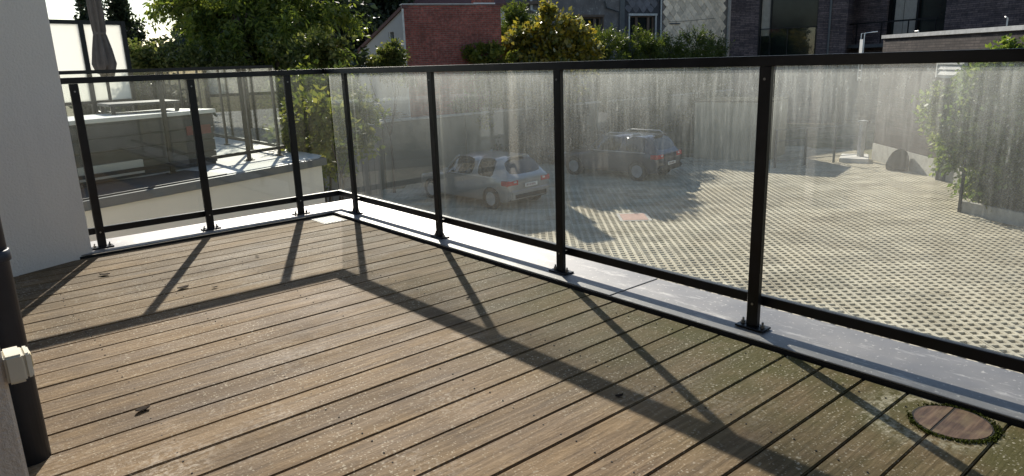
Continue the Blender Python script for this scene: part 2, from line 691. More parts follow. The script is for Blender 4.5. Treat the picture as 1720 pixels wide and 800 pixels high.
DZ = -.022         # deck surface
PITCH_B = .1385
deck = structure(thing('terrace_deck', None, None, (-1.5, -2.5, DZ)))
y = -.126
bi = 0
boards = []
while y > -6.4:
    x0, x1 = -2.90, -.108 + rng.uniform(-.002, .003)
    y0, y1 = y - PITCH_B + .0052, y
    dz = rng.uniform(-.0012, .0012)
    b = MB().box(x0, x1, y0, y1, DZ - .028 + dz, DZ + dz)
    boards.append((y0, y1))
    b.build('deck_board', M_DECK, deck, .0035, 2)
    y -= PITCH_B
sub = MB().box(-2.95, -.10, -6.5, -.12, DZ - .075, DZ - .06)
sub.build('deck_underlay', M_GAP, deck)
sc = MB()
for (y0, y1) in boards:
    for jx in [-.2 - .44 * i for i in range(7)]:
        for yy in (y0 + .028, y1 - .028):
            cx, cy = jx + rng.uniform(-.012, .012), yy + rng.uniform(-.004, .004)
            sc.lathe([(.0028, DZ - .004), (.0028, DZ + .0014)], (cx, cy, 0), 7)
o = sc.build('screw_heads', M_GAP, deck)
o['kind'] = 'stuff'

# flashing on the parapet: separate sheets with lapped seams
fl = structure(thing('parapet_flashing', None, None, (.07, .07, 0)))


def sheet(poly, dz=0):
    m = MB().prism(poly, [-.007 + dz] * len(poly), [dz] * len(poly))
    return m.build('flashing_sheet', M_FLASH, fl, .002, 1)


ys = [.0, -2.865, -5.9]
sheet([(-.098, -.16), (.25, -.16), (.25, -2.862), (-.098, -2.862)])
sheet([(-.098, -2.868), (.25, -2.868), (.25, -6.6), (-.098, -6.6)], -.002)
sheet([(-.098, -.155), (-.098, -.112), (-.31, -.112), (-.31, .25), (.25, .25), (.25, -.155)], -.0015)
sheet([(-2.2, -.112), (-2.2, .25), (-.316, .25), (-.316, -.112)])
# black strip painting in the shaded inner fold along the deck
m = MB().box(-.100, -.095, -6.6, -.118, -.075, -.009)
m.box(-2.2, -.100, -.116, -.112, -.075, -.009)
m.build('edge_shade_strip', M_GAP, fl)

# house walls at the left
hw = structure(thing('house_wall', None, None, (-2.5, -1.8, DZ)))
m = MB().prism([(-2.325, -3.30), (-2.325, -2.70), (-2.9, -2.70), (-2.9, -3.30)], -.12, 3.1)
m.build('side_wall', M_STUCCO, hw, .006, 2)
m = MB().box(-3.1, -2.9, -7.5, -.3, -.12, 3.1)
m.build('rear_wall', M_NRIM, hw)  # unseen wall, coloured dark to dim its reflection in the glass
m = MB().box(-3.1, .2, -6.9, -6.7, -.12, 2.4)
m.build('added_dark_screen', M_NRIM, hw)  # unseen dark screen, added to darken what the left panes reflect
m = MB().prism([(-2.350, -2.695), (-2.350, -2.45), (-2.9, -2.45), (-2.9, -2.695)], -.12, 3.1)
m.build('wall_return', M_STUCCO, hw)
m = MB().box(-2.56, -2.50, -2.445, -.42, -.12, 3.1)
m.build('added_dark_panel', M_WGLASS, hw)  # unseen dark panel, added to keep white bounce off the shaded deck
m = MB().box(-2.896, -2.86, -5.9, -3.6, -.02, 2.2)
m.build('terrace_door', M_WGLASS, hw)
d = Vector((-.917, -.399, 0))
nrm = Vector((-.399, .917, 0))
p0 = Vector((-1.672, -.082, 0))
pp = [p0, p0 + d * .78, p0 + d * .78 + nrm * .34, p0 + nrm * .34]
m = MB().prism([(p.x, p.y) for p in pp], -.12, 3.1)
o = structure(m.build('pier_wall', M_STUCCO, None, .008, 2))

# rain pipe on the side wall
rp = thing('rain_pipe', 'dark grey rain pipe standing in front of the white wall at left', 'pipe', (-2.288, -2.6, DZ))
m = MB().tube([(-2.288, -2.6, DZ - .03), (-2.288, -2.6, 3.0)], .049, 28)
m.build('pipe_shaft', M_PIPE, rp, 0, 1, True)
for zz in (.585, 1.6):
    m = MB().lathe([(.050, zz - .016), (.0545, zz - .014), (.0545, zz + .014), (.050, zz + .016)], (-2.288, -2.6, 0), 28)
    m.build('pipe_bracket', M_PIPE, rp, 0, 1, True)
m = MB().tube([(-2.350, -2.6, .585), (-2.30, -2.6, .585)], .008, 8)
m.build('bracket_pin', M_PIPE, rp)
m = MB().lathe([(.050, .735), (.0525, .735), (.0525, .76), (.050, .76)], (-2.288, -2.6, 0), 28)
m.build('pipe_sleeve', M_PIPE, rp, 0, 1, True)

# outdoor socket on the side wall
sk = at(24, 612, 1.62)
sr = thing('outdoor_socket', 'cream plastic outdoor socket box on the white wall beside the rain pipe', 'socket', (-2.325, sk.y, sk.z))
m = MB().box(-2.325, -2.293, sk.y - .032, sk.y + .032, sk.z - .030, sk.z + .027)
m.build('socket_body', M_PLASTIC, sr, .004, 2)
m = MB().prism([(-2.2925, sk.y - .029), (-2.281, sk.y - .025), (-2.281, sk.y + .025), (-2.2925, sk.y + .029)], sk.z - .026, sk.z + .025)
m.build('socket_lid', M_PLASTIC, sr, .003, 2)
m = MB().box(-2.2815, -2.279, sk.y - .013, sk.y + .013, sk.z - .010, sk.z + .016)
m.build('lid_label', plain('ochre_label', (.55, .45, .25), .5, 0, .05), sr)
m = MB().box(-2.316, -2.296, sk.y - .016, sk.y + .016, sk.z - .035, sk.z - .0305)
m.build('cable_entry', M_NTOP, sr)

# ------------------------------------------------------------------ glass railing
rail = thing('glass_railing', 'black framed glass balustrade along two edges of the wooden terrace', 'railing', (0, 0, 0))
RP = [-.2965 - 1.0756 * i for i in range(6)]
LP = [-.2943, -.945, -1.603]
H = 1.0


def post(x, y, along):
    w_, t_ = .0235, .012
    hx, hy = (t_, w_) if along == 'y' else (w_, t_)
    p = MB().box(x - hx, x + hx, y - hy, y + hy, .008, H).build('post', M_BLACK, rail, .002, 1)
    px, py = (.032, .060) if along == 'y' else (.060, .032)
    m = MB().box(x - px, x + px, y - py, y + py, .0005, .0085)
    m.build('base_plate', M_BLACK, p, .0015)
    for s in (-1, 1):
        bx, by = (x, y + s * .042) if along == 'y' else (x + s * .042, y)
        m = MB().lathe([(.010, .0085), (.010, .011), (.0085, .011), (.0085, .020), (.0045, .0205), (.0045, .030), (.0035, .032)], (bx, by, 0), 6)
        m.build('bolt', M_BOLT, p)
    # clamp screws that hold the lower rail and the top rail
    for zz in (.10, .955):
        if along == 'y':
            m = MB().lathe([(.005, 0), (.005, .003)], (x - hx - .0025, y, zz), 8, 'x')
        else:
            m = MB().lathe([(.005, 0), (.005, .003)], (x, y - hy - .0025, zz), 8, 'y')
        m.build('clamp_screw', M_BOLT, p)
    # spacer block to the glass
    for zz in (.10,):
        if along == 'y':
            MB().box(x + hx, .042, y - .012, y + .012, zz - .01, zz + .01).build('spacer', M_BLACK, p)
        else:
            MB().box(x - .012, x + .012, y + hy, .042, zz - .01, zz + .01).build('spacer', M_BLACK, p)
    return p


for y in RP:
    post(0, y, 'y')
for x in LP:
    post(x, 0, 'x')
m = MB().box(-.014, .074, -6.5, .074, H + .0005, H + .036)
m.build('top_rail', M_BLACK, rail, .003, 2)
m = MB().box(-2.05, -.0145, -.014, .074, H + .0005, H + .036)
m.build('top_rail', M_BLACK, rail, .003, 2)
m = MB().box(.042, .070, -6.5, .070, .082, .122)
m.build('bottom_rail', M_BLACK, rail, .002)
m = MB().box(-2.05, .0415, .042, .070, .082, .122)
m.build('bottom_rail', M_BLACK, rail, .002)
edges = [.052] + RP
for a, b_ in zip(edges[:-1], edges[1:]):
    m = MB().box(.052, .060, b_ + .004, a - .004, .112, H + .004)
    m.build('glass_pane', M_GLASS_R, rail)
edges = [.049] + LP + [-2.05]
for a, b_ in zip(edges[:-1], edges[1:]):
    m = MB().box(b_ + .004, a - .004, .052, .060, .112, H + .004)
    m.build('glass_pane', M_GLASS_L, rail)

# ------------------------------------------------------------------ small things on the deck
dg = thing('drain_grate', 'small pale perforated drain plate let into the deck corner', 'drain', (-.21, -.27, DZ))
ca, cb = -.345, -.235
gm = MB()
nx, ny = 7, 9
x0, x1, y0, y1 = -.295, -.121, -.385, -.150
dx, dy = (x1 - x0) / nx, (y1 - y0) / ny
for i in range(nx):
    for j in range(ny):
        a0, a1, b0, b1 = x0 + i * dx, x0 + (i + 1) * dx, y0 + j * dy, y0 + (j + 1) * dy
        hx, hy = dx * .30, dy * .30
        cx, cy = (a0 + a1) / 2, (b0 + b1) / 2
        z = DZ + .004
        gm.add([(a0, b0, z), (a1, b0, z), (a1, b1, z), (a0, b1, z), (cx - hx, cy - hy, z), (cx + hx, cy - hy, z), (cx + hx, cy + hy, z), (cx - hx, cy + hy, z)],
               [(0, 1, 5, 4), (1, 2, 6, 5), (2, 3, 7, 6), (3, 0, 4, 7)])
gm.build('grate_plate', plain('galvanised_grate', (.42, .41, .37), .6, .0), dg)
m = MB().box(x0, x1, y0, y0 + .004, DZ - .01, DZ + .0035)
m.box(x0, x0 + .004, y0 + .0045, y1, DZ - .01, DZ + .0035)
m.box(x1 - .004, x1, y0 + .0045, y1, DZ - .01, DZ + .0035)
m.build('grate_rim', M_TRIM, dg)
m = MB().box(x0 + .005, x1 - .005, y0 + .005, y1 - .004, DZ + .0013, DZ + .002)
m.build('grate_pit', M_GAP, dg)

cc = Vector((-.216, -4.302, DZ))
cov = thing('round_access_cover', 'round reddish wooden access cover ringed with moss in the deck', 'cover', cc)
split = None
for (y0, y1) in boards:
    if y1 < cc.y + .045 and split is None:
        split = y1 + .00325
rad = .098
for side in (0, 1):
    pts = []
    for k in range(65):
        th = 2 * math.pi * k / 64
        x_, y_ = rad * math.cos(th), rad * math.sin(th)
        lim = split - cc.y
        if side == 0:
            y_ = max(y_, lim + .0035)
        else:
            y_ = min(y_, lim - .0035)
        if not pts or (Vector((x_, y_)) - Vector(pts[-1])).length > 1e-4:
            pts.append((x_, y_))
    if (Vector(pts[0]) - Vector(pts[-1])).length < 1e-4:
        pts.pop()
    m = MB().prism([(cc.x + a, cc.y + b) for a, b in pts], DZ - .012, DZ + .0035)
    m.build('cover_half', M_CAP, cov)
m = MB().lathe([(rad + .007, DZ - .01), (rad + .007, DZ + .0022)], (cc.x, cc.y, 0), 48)
m.build('cover_gap', M_GAP, cov)
mm = MB()
for k in range(1800):
    th = rng.uniform(0, 2 * math.pi)
    wgt = .5 + .5 * math.sin(th * 1.0 + 3.6) + .25 * math.sin(3 * th)
    if rng.random() > wgt + .15:
        continue
    rr = rad + .006 + abs(rng.gauss(0, .008))
    s = rng.uniform(.002, .0045)
    c_ = (cc.x + rr * math.cos(th), cc.y + rr * math.sin(th), DZ + .002)
    q = [Vector((rng.uniform(-1, 1), rng.uniform(-1, 1), rng.uniform(.2, 1.3))) * s for _ in range(3)]
    b0 = Vector(c_)
    mm.add([b0 + q[0], b0 + q[1], b0 + q[2], b0 - Vector((0, 0, s))], [(0, 1, 2), (0, 1, 3), (1, 2, 3), (0, 2, 3)])
o = mm.build('moss_ring', M_MOSS, cov)
o['kind'] = 'stuff'

M_DRY = plain('dry_brown_leaf', (.018, .011, .007), .9, 0, .3, 30, 0, .1)
leafspots = [(176, 463, .030, 'curled dark dry leaf on the deck nearest the pier wall'),
             (308, 485, .030, 'larger curled dry leaf left of centre near the post shadow'),
             (361, 484, .015, 'tiny dry leaf scrap just right of the larger curled leaf'),
             (432, 432, .014, 'tiny dark scrap on the deck below the third glass pane'),
             (241, 690, .026, 'round brown dry leaf alone on the near left boards'),
             (1040, 667, .016, 'thin dark scrap inside the rail shadow near the centre right'),
             (786, 502, .012, 'tiny dark crumb lying by the second post shadow')]
for (u, v, s, lab) in leafspots:
    c_ = onz(u, v, DZ)
    vs_, fs = [], []
    n_ = 5
    a0 = rng.uniform(0, 6)
    for i in range(n_ + 1):
        for j in range(4):
            t = i / n_ * 2 - 1
            wd = (1 - t * t) ** .6 * (.55 + rng.uniform(-.12, .12))
            q = (j / 3 * 2 - 1) * wd
            xx, yy = t * s, q * s
            zz = s * (.10 + .28 * q * q + .20 * t * t + rng.uniform(-.08, .08))
            vs_.append((c_.x + xx * math.cos(a0) - yy * math.sin(a0), c_.y + xx * math.sin(a0) + yy * math.cos(a0), DZ + .003 + max(0, zz)))
    for i in range(n_):
        for j in range(3):
            fs.append((i * 4 + j, i * 4 + j + 1, i * 4 + j + 5, i * 4 + j + 4))
    m = MB().add(vs_, fs)
    o = m.build('dry_leaf', M_DRY, None, 0, 1, True)
    so_ = o.modifiers.new('thickness', 'SOLIDIFY')
    so_.thickness = .0012
    tag(o, lab, 'leaf', 'dry leaves on the deck')

# ------------------------------------------------------------------ car park paving
PT = .1725
ang = R(-41.5)
ax_ = Vector((math.cos(ang), math.sin(ang), 0))
ay_ = Vector((-math.sin(ang), math.cos(ang), 0))
org = Vector((9.985, -2.002, 0))
park = structure(thing('car_park', None, None, (12, 5, G0)))
CX, CY = 4, 3
vs_, fs = [], []


def cells(nx, ny):
    m = MB()
    for i in range(nx):
        for j in range(ny):
            g_ = .004 / 2
            a0 = i * PT + (g_ if i == 0 else 0)
            a1 = (i + 1) * PT - (g_ if i == nx - 1 else 0)
            b0 = j * PT + (g_ if j == 0 else 0)
            b1 = (j + 1) * PT - (g_ if j == ny - 1 else 0)
            cx, cy = (i + .5) * PT, (j + .5) * PT
            h_ = PT * .315
            k = h_ * .93
            o4 = [(a0, b0), (a1, b0), (a1, b1), (a0, b1)]
            i4 = [(cx - h_, cy - h_), (cx + h_, cy - h_), (cx + h_, cy + h_), (cx - h_, cy + h_)]
            l4 = [(cx - k, cy - k), (cx + k, cy - k), (cx + k, cy + k), (cx - k, cy + k)]
            m.add([p + (0,) for p in o4] + [p + (0,) for p in i4] + [p + (-.034,) for p in l4],
                  [(0, 1, 5, 4), (1, 2, 6, 5), (2, 3, 7, 6), (3, 0, 4, 7), (4, 5, 9, 8), (5, 6, 10, 9), (6, 7, 11, 10), (7, 4, 8, 11)])
    return m


slab = cells(CX, CY).mesh('paving_slab')
slab.materials.append(M_PAVE)
sv = np.array([v.co[:] for v in slab.vertices])
sf = [tuple(p.vertices) for p in slab.polygons]


def in_lot(p):
    x, y = p
    if y > 16.6 or y < -7.5 or x < .6 or x > 28.5:
        return False
    # bounded by the wing and by the planted corner
    if (x - 26.9) * .72 - (y - 7.2) * .69 > -.10 and y < 8:
        return False
    if x > 17.25 + (y + .7) * .46 and y < 1.30:
        return False
    if y > 13.0 + (x - 22.5) * -.2 and x > 21.2:
        return False
    return True


slots = []
for i in range(-60, 60):
    for j in range(-60, 70):
        c_ = org + ax_ * ((i + .5) * CX * PT) + ay_ * ((j + .5) * CY * PT)
        if not in_lot((c_.x, c_.y)):
            continue
        slots.append(((c_ - CAM).length, i, j))
slots.sort()
vis = []
for dd, i, j in slots:
    c_ = org + ax_ * ((i + .5) * CX * PT) + ay_ * ((j + .5) * CY * PT)
    r_ = Vector((c_.x, c_.y, G0)) - CAM
    t_ = r_.dot(fwd)
    u_ = 860 + F_PX * r_.dot(rgt) / t_ if t_ > 0 else -1e5
    v_ = 400 - F_PX * r_.dot(upv) / t_ if t_ > 0 else 1e5
    vis.append(930 < u_ < 1740 and v_ < 640 and (v_ < 360 + (u_ - 930) * .33))
near = [s for s, q in zip(slots, vis) if q][:290]
nearset = set(near)
allv, allf, base_ = [], [], 0
for (dd, i, j) in slots:
    o_ = org + ax_ * (i * CX * PT) + ay_ * (j * CY * PT)
    dzz = rng.uniform(-.003, .003)
    tw = rng.gauss(0, .004)
    if (dd, i, j) in nearset:
        ob = bpy.data.objects.new('paving_slab', slab)
        COL.objects.link(ob)
        ob.location = (o_.x, o_.y, G0 + dzz)
        ob.rotation_euler = (0, 0, ang + tw)
        ob.parent = park
        ob.matrix_parent_inverse = mloc(park).inverted()
    else:
        P3 = sv[:, :1] * np.array(ax_)[None] + sv[:, 1:2] * np.array(ay_)[None] + np.array([o_.x, o_.y, G0 + dzz])[None]
        P3[:, 2] += sv[:, 2]
        allv.append(P3)
        allf.append(np.array(sf) + base_)
        base_ += len(sv)
allv, allf = np.concatenate(allv), np.concatenate(allf)


def np_mesh(name, V, Fq):
    me = bpy.data.meshes.new(name)
    k = Fq.shape[1]
    me.vertices.add(len(V))
    me.vertices.foreach_set('co', np.ascontiguousarray(V, dtype=np.float32).ravel())
    me.loops.add(Fq.size)
    me.loops.foreach_set('vertex_index', np.ascontiguousarray(Fq, dtype=np.int32).ravel())
    me.polygons.add(len(Fq))
    me.polygons.foreach_set('loop_start', np.arange(0, Fq.size, k, dtype=np.int32))
    me.update(calc_edges=True)
    return me


o = link('paving_field', np_mesh('paving_field', allv, allf), M_PAVE, park)
o['kind'] = 'stuff'

# drain cover in the paving
cvr = Vector((12.2, 7.25, 0))
cov2 = thing('inspection_cover', 'reddish square inspection cover in the sunny grid paving near the dark car', 'cover', (12.2, 7.25, G0), ang)
Mx = Matrix.Translation((12.2, 7.25, G0)) @ Matrix.Rotation(ang, 4, 'Z')
MB(Mx).box(-.34, .34, -.40, .40, -.02, .010).build('cover_plate', M_COVER, cov2, .004)
m = MB(Mx)
for s in (-1, 1):
    m.box(s * .385 - .04, s * .385 + .04, -.48, .48, -.02, .006)
    m.box(-.344, .344, s * .444 - .036, s * .444 + .036, -.02, .006)
m.build('cover_frame', M_CONC, cov2)


# ------------------------------------------------------------------ plants
def crown_mesh(name, blobs, sprays, per, size, seed, droop=.5, spread=.5, length=.5, aspect=.45, shell=.35, upward=0., width=1., clump=20, crad=.17):
    r = np.random.default_rng(seed)
    wts = np.array([b[2] for b in blobs], float)
    wts /= wts.sum()
    idx = r.choice(len(blobs), sprays, p=wts)
    C_ = np.array([list(b[0]) for b in blobs])[idx]
    Rr = np.array([list(b[1]) for b in blobs])[idx]
    D = r.normal(size=(sprays, 3))
    D /= np.linalg.norm(D, axis=1)[:, None]
    rad_ = shell + (1 - shell) * r.random(sprays) ** .6
    # lumpy surface
    ph = r.random((6, 3)) * 6.28
    lump = np.ones(sprays)
    for k in range(6):
        lump += .11 * np.sin(D @ (r.normal(size=3) * 4.2) + ph[k, 0] + idx * 1.7)
    O = C_ + D * Rr * (rad_ * lump)[:, None]
    nc = max(12, sprays // clump)
    lead = r.integers(0, nc, sprays)
    src = r.permutation(sprays)[:nc]
    O = O[src][lead] + r.normal(size=(sprays, 3)) * np.minimum(Rr[src][lead], 1.2) * crad
    D = D[src][lead]
    ax = D * np.array([1, 1, .55]) + r.normal(size=(nc, 3))[lead] * spread + r.normal(size=(sprays, 3)) * spread * .55
    ax[:, 2] += upward - droop * r.random(sprays)
    ax /= np.linalg.norm(ax, axis=1)[:, None]
    sl = length * (.6 + .8 * r.random(sprays))
    side = np.cross(ax, r.normal(size=(sprays, 3)))
    side /= np.linalg.norm(side, axis=1)[:, None]
    nn = np.cross(ax, side)
    T = (np.arange(per) + .5) / per
    sg = np.where(np.arange(per) % 2 == 0, 1., -1.)
    n = sprays * per
    A = np.repeat(ax, per, 0)
    S = np.repeat(side, per, 0) * np.tile(sg, sprays)[:, None]
    N = np.repeat(nn, per, 0)
    P_ = np.repeat(O, per, 0) + A * (np.repeat(sl, per) * np.tile(T, sprays))[:, None]
    P_[:, 2] -= droop * .35 * (np.repeat(sl, per) * np.tile(T, sprays) ** 2)
    P_ += r.normal(size=(n, 3)) * size * .25
    Ld = S * (.9) * width + A * .7 + r.normal(size=(n, 3)) * .45
    Ld[:, 2] -= droop * .4
    Ld /= np.linalg.norm(Ld, axis=1)[:, None]
    Wd = np.cross(Ld, N + r.normal(size=(n, 3)) * .6)
    Wd /= np.linalg.norm(Wd, axis=1)[:, None] + 1e-9
    ls = size * (.45 + 1.05 * r.random(n) ** 1.3)[:, None]
    V = np.stack([P_, P_ + Ld * ls * .45 + Wd * ls * aspect * .5, P_ + Ld * ls, P_ + Ld * ls * .45 - Wd * ls * aspect * .5], 1).reshape(-1, 3)
    Fq = np.arange(n * 4).reshape(n, 4)
    return np_mesh(name, V, Fq)


def limb_mesh(base, blobs, r0, seed, fork=.45):
    r = random.Random(seed)
    m = MB()
    top = sum((Vector(b[0]) for b in blobs), Vector()) / len(blobs)
    base = Vector(base)
    fk = base.lerp(top, fork)
    fk.x = base.x + (top.x - base.x) * .35
    fk.y = base.y + (top.y - base.y) * .35
    mid = base.lerp(fk, .5) + Vector((r.uniform(-.1, .1), r.uniform(-.1, .1), 0))
    m.tube([base - Vector((0, 0, .1)), base + Vector((0, 0, .15)), mid, fk], [r0 * 1.5, r0 * 1.1, r0 * .9, r0 * .75], 9)
    for b in blobs:
        e = Vector(b[0])
        k = fk.lerp(e, .5) + Vector((r.uniform(-.25, .25), r.uniform(-.25, .25), r.uniform(0, .3)))
        m.tube([fk, k, e], [r0 * .55, r0 * .35, r0 * .15], 6)
        for _ in range(4):
            d_ = Vector((r.gauss(0, 1), r.gauss(0, 1), r.gauss(.2, .7))).normalized()
            e2 = e + Vector((d_.x * b[1][0], d_.y * b[1][1], d_.z * b[1][2])) * .85
            m.tube([k.lerp(e, .6), e.lerp(e2, .5) + Vector((0, 0, .1)), e2], [r0 * .22, r0 * .13, r0 * .05], 5)
    return m


def plant(name, label, cat, base, blobs, leafmat, sprays, per, size, seed, r0=.09, group=None, fork=.45, **kw):
    t = thing(name, label, cat, base, 0, group)
    limb_mesh(base, blobs, r0, seed, fork).build('trunk', M_BARK, t, 0, 1, True)
    link('crown', crown_mesh('crown', blobs, sprays, per, size, seed, **kw), leafmat, t)
    return t


def blob(u, v, d, ru, rv=None, rd=None, wgt=1.):
    """foliage lump centred at distance d; half-sizes given as seen, in photo pixels"""
    s = d / F_PX
    rv = rv or ru
    a, b = ru * s, rv * s
    return (at(u, v, d), (a, rd or a, b), wgt)


# big feathery tree
D1 = 17.0
bl = [blob(445, 14, D1, 62, 40, 1.3, 2.2), blob(512, 34, D1 - .5, 30, 24, .9, 1.0), blob(362, -14, D1, 34, 18, 1.0, .8),
      blob(300, -10, D1 - .3, 22, 5, .4, .2), blob(368, 60, D1 - .8, 20, 11, .6, .55), blob(338, 88, D1 - .8, 16, 5, .4, .25), blob(480, -70, D1, 95, 40, 1.5, 1.0),
      blob(440, 78, D1 - .2, 85, 18, 1.0, 1.0), blob(520, 72, D1, 24, 20, .7, .5), 
      blob(400, 32, D1 - 1.4, 30, 10, .4, .5), blob(485, 46, D1 - 1.5, 34, 10, .4, .5), blob(385, 62, D1 - 1.5, 20, 8, .3, .3), blob(545, 10, D1 - .8, 16, 8, .4, .3), blob(330, 20, D1 - .9, 18, 8, .3, .25)]
b0 = at(430, 115, D1 + .3)
plant('locust_tree', 'big feathery green tree rising behind the left end of the railing', 'tree', (b0.x, b0.y, G0), bl, M_LEAF_LOCUST, 3900, 15, .12, 11, .16,
      droop=1.1, spread=.5, length=.52, aspect=.34, shell=.45, fork=.55)
# dark evergreens behind it
D2 = 38
bl = [blob(640, 10, D2, 70, 60, 2, 2), blob(600, 45, D2, 50, 70, 2, 2), blob(700, -30, D2 + 2, 90, 45, 2, 2), blob(560, -20, D2, 70, 60, 2, 2), blob(590, 95, D2, 40, 40, 1.4, 1)]
b0 = at(620, 100, D2)
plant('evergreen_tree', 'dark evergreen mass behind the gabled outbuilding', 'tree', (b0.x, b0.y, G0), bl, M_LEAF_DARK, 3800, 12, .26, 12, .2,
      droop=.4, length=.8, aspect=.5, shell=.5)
bl = [blob(460, 20, 24, 105, 60, 2.5, 3), blob(440, 85, 24, 120, 34, 2, 2), blob(370, 78, 24, 30, 20, 1.4, .6)]
b0 = at(440, 100, 24)
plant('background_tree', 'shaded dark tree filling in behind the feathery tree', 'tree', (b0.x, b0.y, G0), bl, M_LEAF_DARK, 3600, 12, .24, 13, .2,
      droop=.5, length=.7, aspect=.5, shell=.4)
# cypress tips behind the screen
for (u, v0, ww, d_, lab, sd_) in ((134, 6, 17, 24, 'small dark conifer tip left of the folded parasol', 14), (196, -25, 24, 25, 'taller dark conifer tip right of the folded parasol', 15)):
    s = d_ / F_PX
    top = at(u, v0, d_)
    bls = []
    zt = top.z
    for k in range(7):
        f = k / 6
        bls.append((Vector((top.x, top.y, zt - .22 - f * 3.4)), (ww * s * (.28 + 1.0 * f ** .7), ww * s * (.28 + 1.0 * f ** .7), .42), .4 + f))
    plant('conifer_tree', lab, 'tree', (top.x, top.y, G0), bls, M_LEAF_DARK, 1500, 10, .13, sd_, .1, 'conifers behind the screen',
          droop=-.2, upward=.5, length=.34, aspect=.5, shell=.3, fork=.7)
# shrubs at the foot of the trees
shr = [
    ('leafy_shrub', 'sunlit round leafed shrub right of the feathery tree', [blob(535, 90, 14, 14, 20, .5, 2), blob(556, 70, 14, 4, 12, .3, .5), blob(515, 100, 14, 30, 22, .5, 1), blob(545, 140, 14, 45, 40, .6, 1.2)], M_LEAF_SHRUB, 900, 9, .085, 21),
    ('leafy_shrub', 'low bright shrub at the foot of the feathery tree, right of the screen', [blob(246, 104, 15, 14, 10, .4, 1), blob(300, 108, 15, 40, 8, .4, 1.2), blob(370, 108, 15, 34, 8, .4, 1)], M_LEAF_SHRUB, 900, 9, .075, 22),
    ('leafy_shrub', 'small pale tipped shrub before the white gable', [blob(657, 100, 24, 15, 6, .4, 1), blob(661, 90, 24, 4, 6, .3, .2), blob(612, 108, 24, 18, 4, .3, .3), blob(655, 120, 24, 36, 20, .4, .7)], M_LEAF_SHRUB, 650, 9, .10, 23),
    ('leafy_shrub', 'lime green shrub low behind the corner panes', [blob(512, 198, 9.6, 14, 16, .35, 1), blob(545, 205, 9.6, 20, 14, .4, 1), blob(530, 225, 9.6, 38, 20, .4, 1.2), blob(610, 200, 10.5, 16, 30, .35, .9)], M_LEAF_LIME, 420, 9, .085, 24),
    ('leafy_shrub', 'dark tangled shrub behind the third glass pane', [blob(520, 165, 12.5, 45, 34, .7, 2), blob(560, 190, 12.5, 40, 40, .7, 1.4), blob(530, 250, 12.5, 50, 50, .7, 1.6)], M_LEAF_LOCUST, 1000, 10, .085, 25),
]
for (nm, lab, bl, lm, sp_, per_, sz, sd_) in shr:
    c_ = sum((b[0] for b in bl), Vector()) / len(bl)
    plant(nm, lab, 'shrub', (c_.x, c_.y, G0), bl, lm, sp_, per_, sz, sd_, .04, 'shrubs beyond the railing', droop=.1, upward=.25, length=.34, aspect=.6, shell=.25)
# thuja cone by the brick wall
D5 = 31.5
c0_ = at(815, 30, D5)
bls = [blob(868, 38, D5, 9, 12, .3, .6), blob(866, 58, D5, 26, 26, .6, 1), blob(850, 85, D5, 40, 30, .8, 1.4), blob(845, 130, D5, 48, 40, .9, 1.6), blob(815, 88, D5, 26, 18, .6, .8)]
b0 = at(850, 110, D5)
plant('thuja_tree', 'dark green conifer between the brick wall and the yellow bush', 'tree', (b0.x, b0.y, G0), bls, M_LEAF_THUJA, 2400, 11, .15, 31, .1,
      droop=-.1, upward=.8, length=.5, aspect=.26, shell=.35, spread=.3, clump=8, crad=.12)
# yellow autumn bush
D6 = 29.4
bls = [blob(922, 78, D6, 34, 26, .8, 2.4), blob(880, 80, D6, 14, 20, .5, .9), blob(968, 78, D6, 16, 20, .5, .9), blob(917, 34, D6, 3, 12, .15, .22),
       blob(966, 52, D6, 7, 7, .25, .3), blob(882, 58, D6, 8, 7, .25, .3), blob(925, 130, D6, 52, 36, 1.0, 2.0), blob(900, 180, D6, 50, 28, .9, 1.2), blob(984, 100, D6, 8, 12, .3, .3), blob(862, 92, D6, 6, 8, .3, .2)]
b0 = at(925, 150, D6)
plant('autumn_bush', 'tall yellow and olive autumn bush behind the railing', 'bush', (b0.x, b0.y, G0), bls, M_LEAF_YELLOW, 2300, 8, .20, 32, .08,
      droop=.1, upward=.5, length=.6, aspect=.62, shell=.15, spread=.7)
D6 = 28.0
bls = [blob(812, 92, D6, 26, 12, .4, .9), blob(840, 102, D6, 22, 12, .4, .7), blob(800, 125, D6, 30, 24, .5, 1), blob(840, 145, D6, 40, 34, .6, 1.3), blob(800, 190, D6, 40, 26, .6, .8)]
b0 = at(815, 150, D6)
plant('lime_bush', 'low lime yellow bush at the foot of the dark conifer', 'bush', (b0.x, b0.y, G0), bls, M_LEAF_LIME, 1000, 8, .16, 33, .05,
      droop=.0, upward=.3, length=.36, aspect=.55, shell=.25)
# row of thujas
ordn = ['leftmost, beside the yellow bush', 'second from the yellow bush', 'third from the yellow bush', 'third from the zinc trim', 'second from the zinc trim', 'rightmost, against the zinc trim']
for i, (u, vt, ww) in enumerate(((1022, 70, 30), (1062, 77, 26), (1092, 76, 26), (1128, 73, 28), (1166, 72, 30), (1200, 80, 22))):
    rr_ = ray(u, vt)
    hd = (17.5 + .25 * (i % 2) - CAM.y) / rr_.y * math.hypot(rr_.x, rr_.y)
    c_ = at(u, vt, hd)
    s = hd / F_PX
    bls = []
    for k in range(6):
        f = k / 5
        bls.append((Vector((c_.x, c_.y, c_.z - .3 - f * 3.6)), (ww * s * (.5 + .75 * f ** .6), ww * s * (.5 + .75 * f ** .6), .5), .6 + f * .6))
    plant('hedge_thuja', 'bushy green thuja in the hedge, ' + ordn[i], 'hedge', (c_.x, c_.y, G0), bls, M_LEAF_THUJA, 1600, 11, .15, 40 + i, .07, 'thuja hedge before the slate house',
          droop=-.1, upward=.9, length=.55, aspect=.26, shell=.3, spread=.3, clump=7, crad=.12)
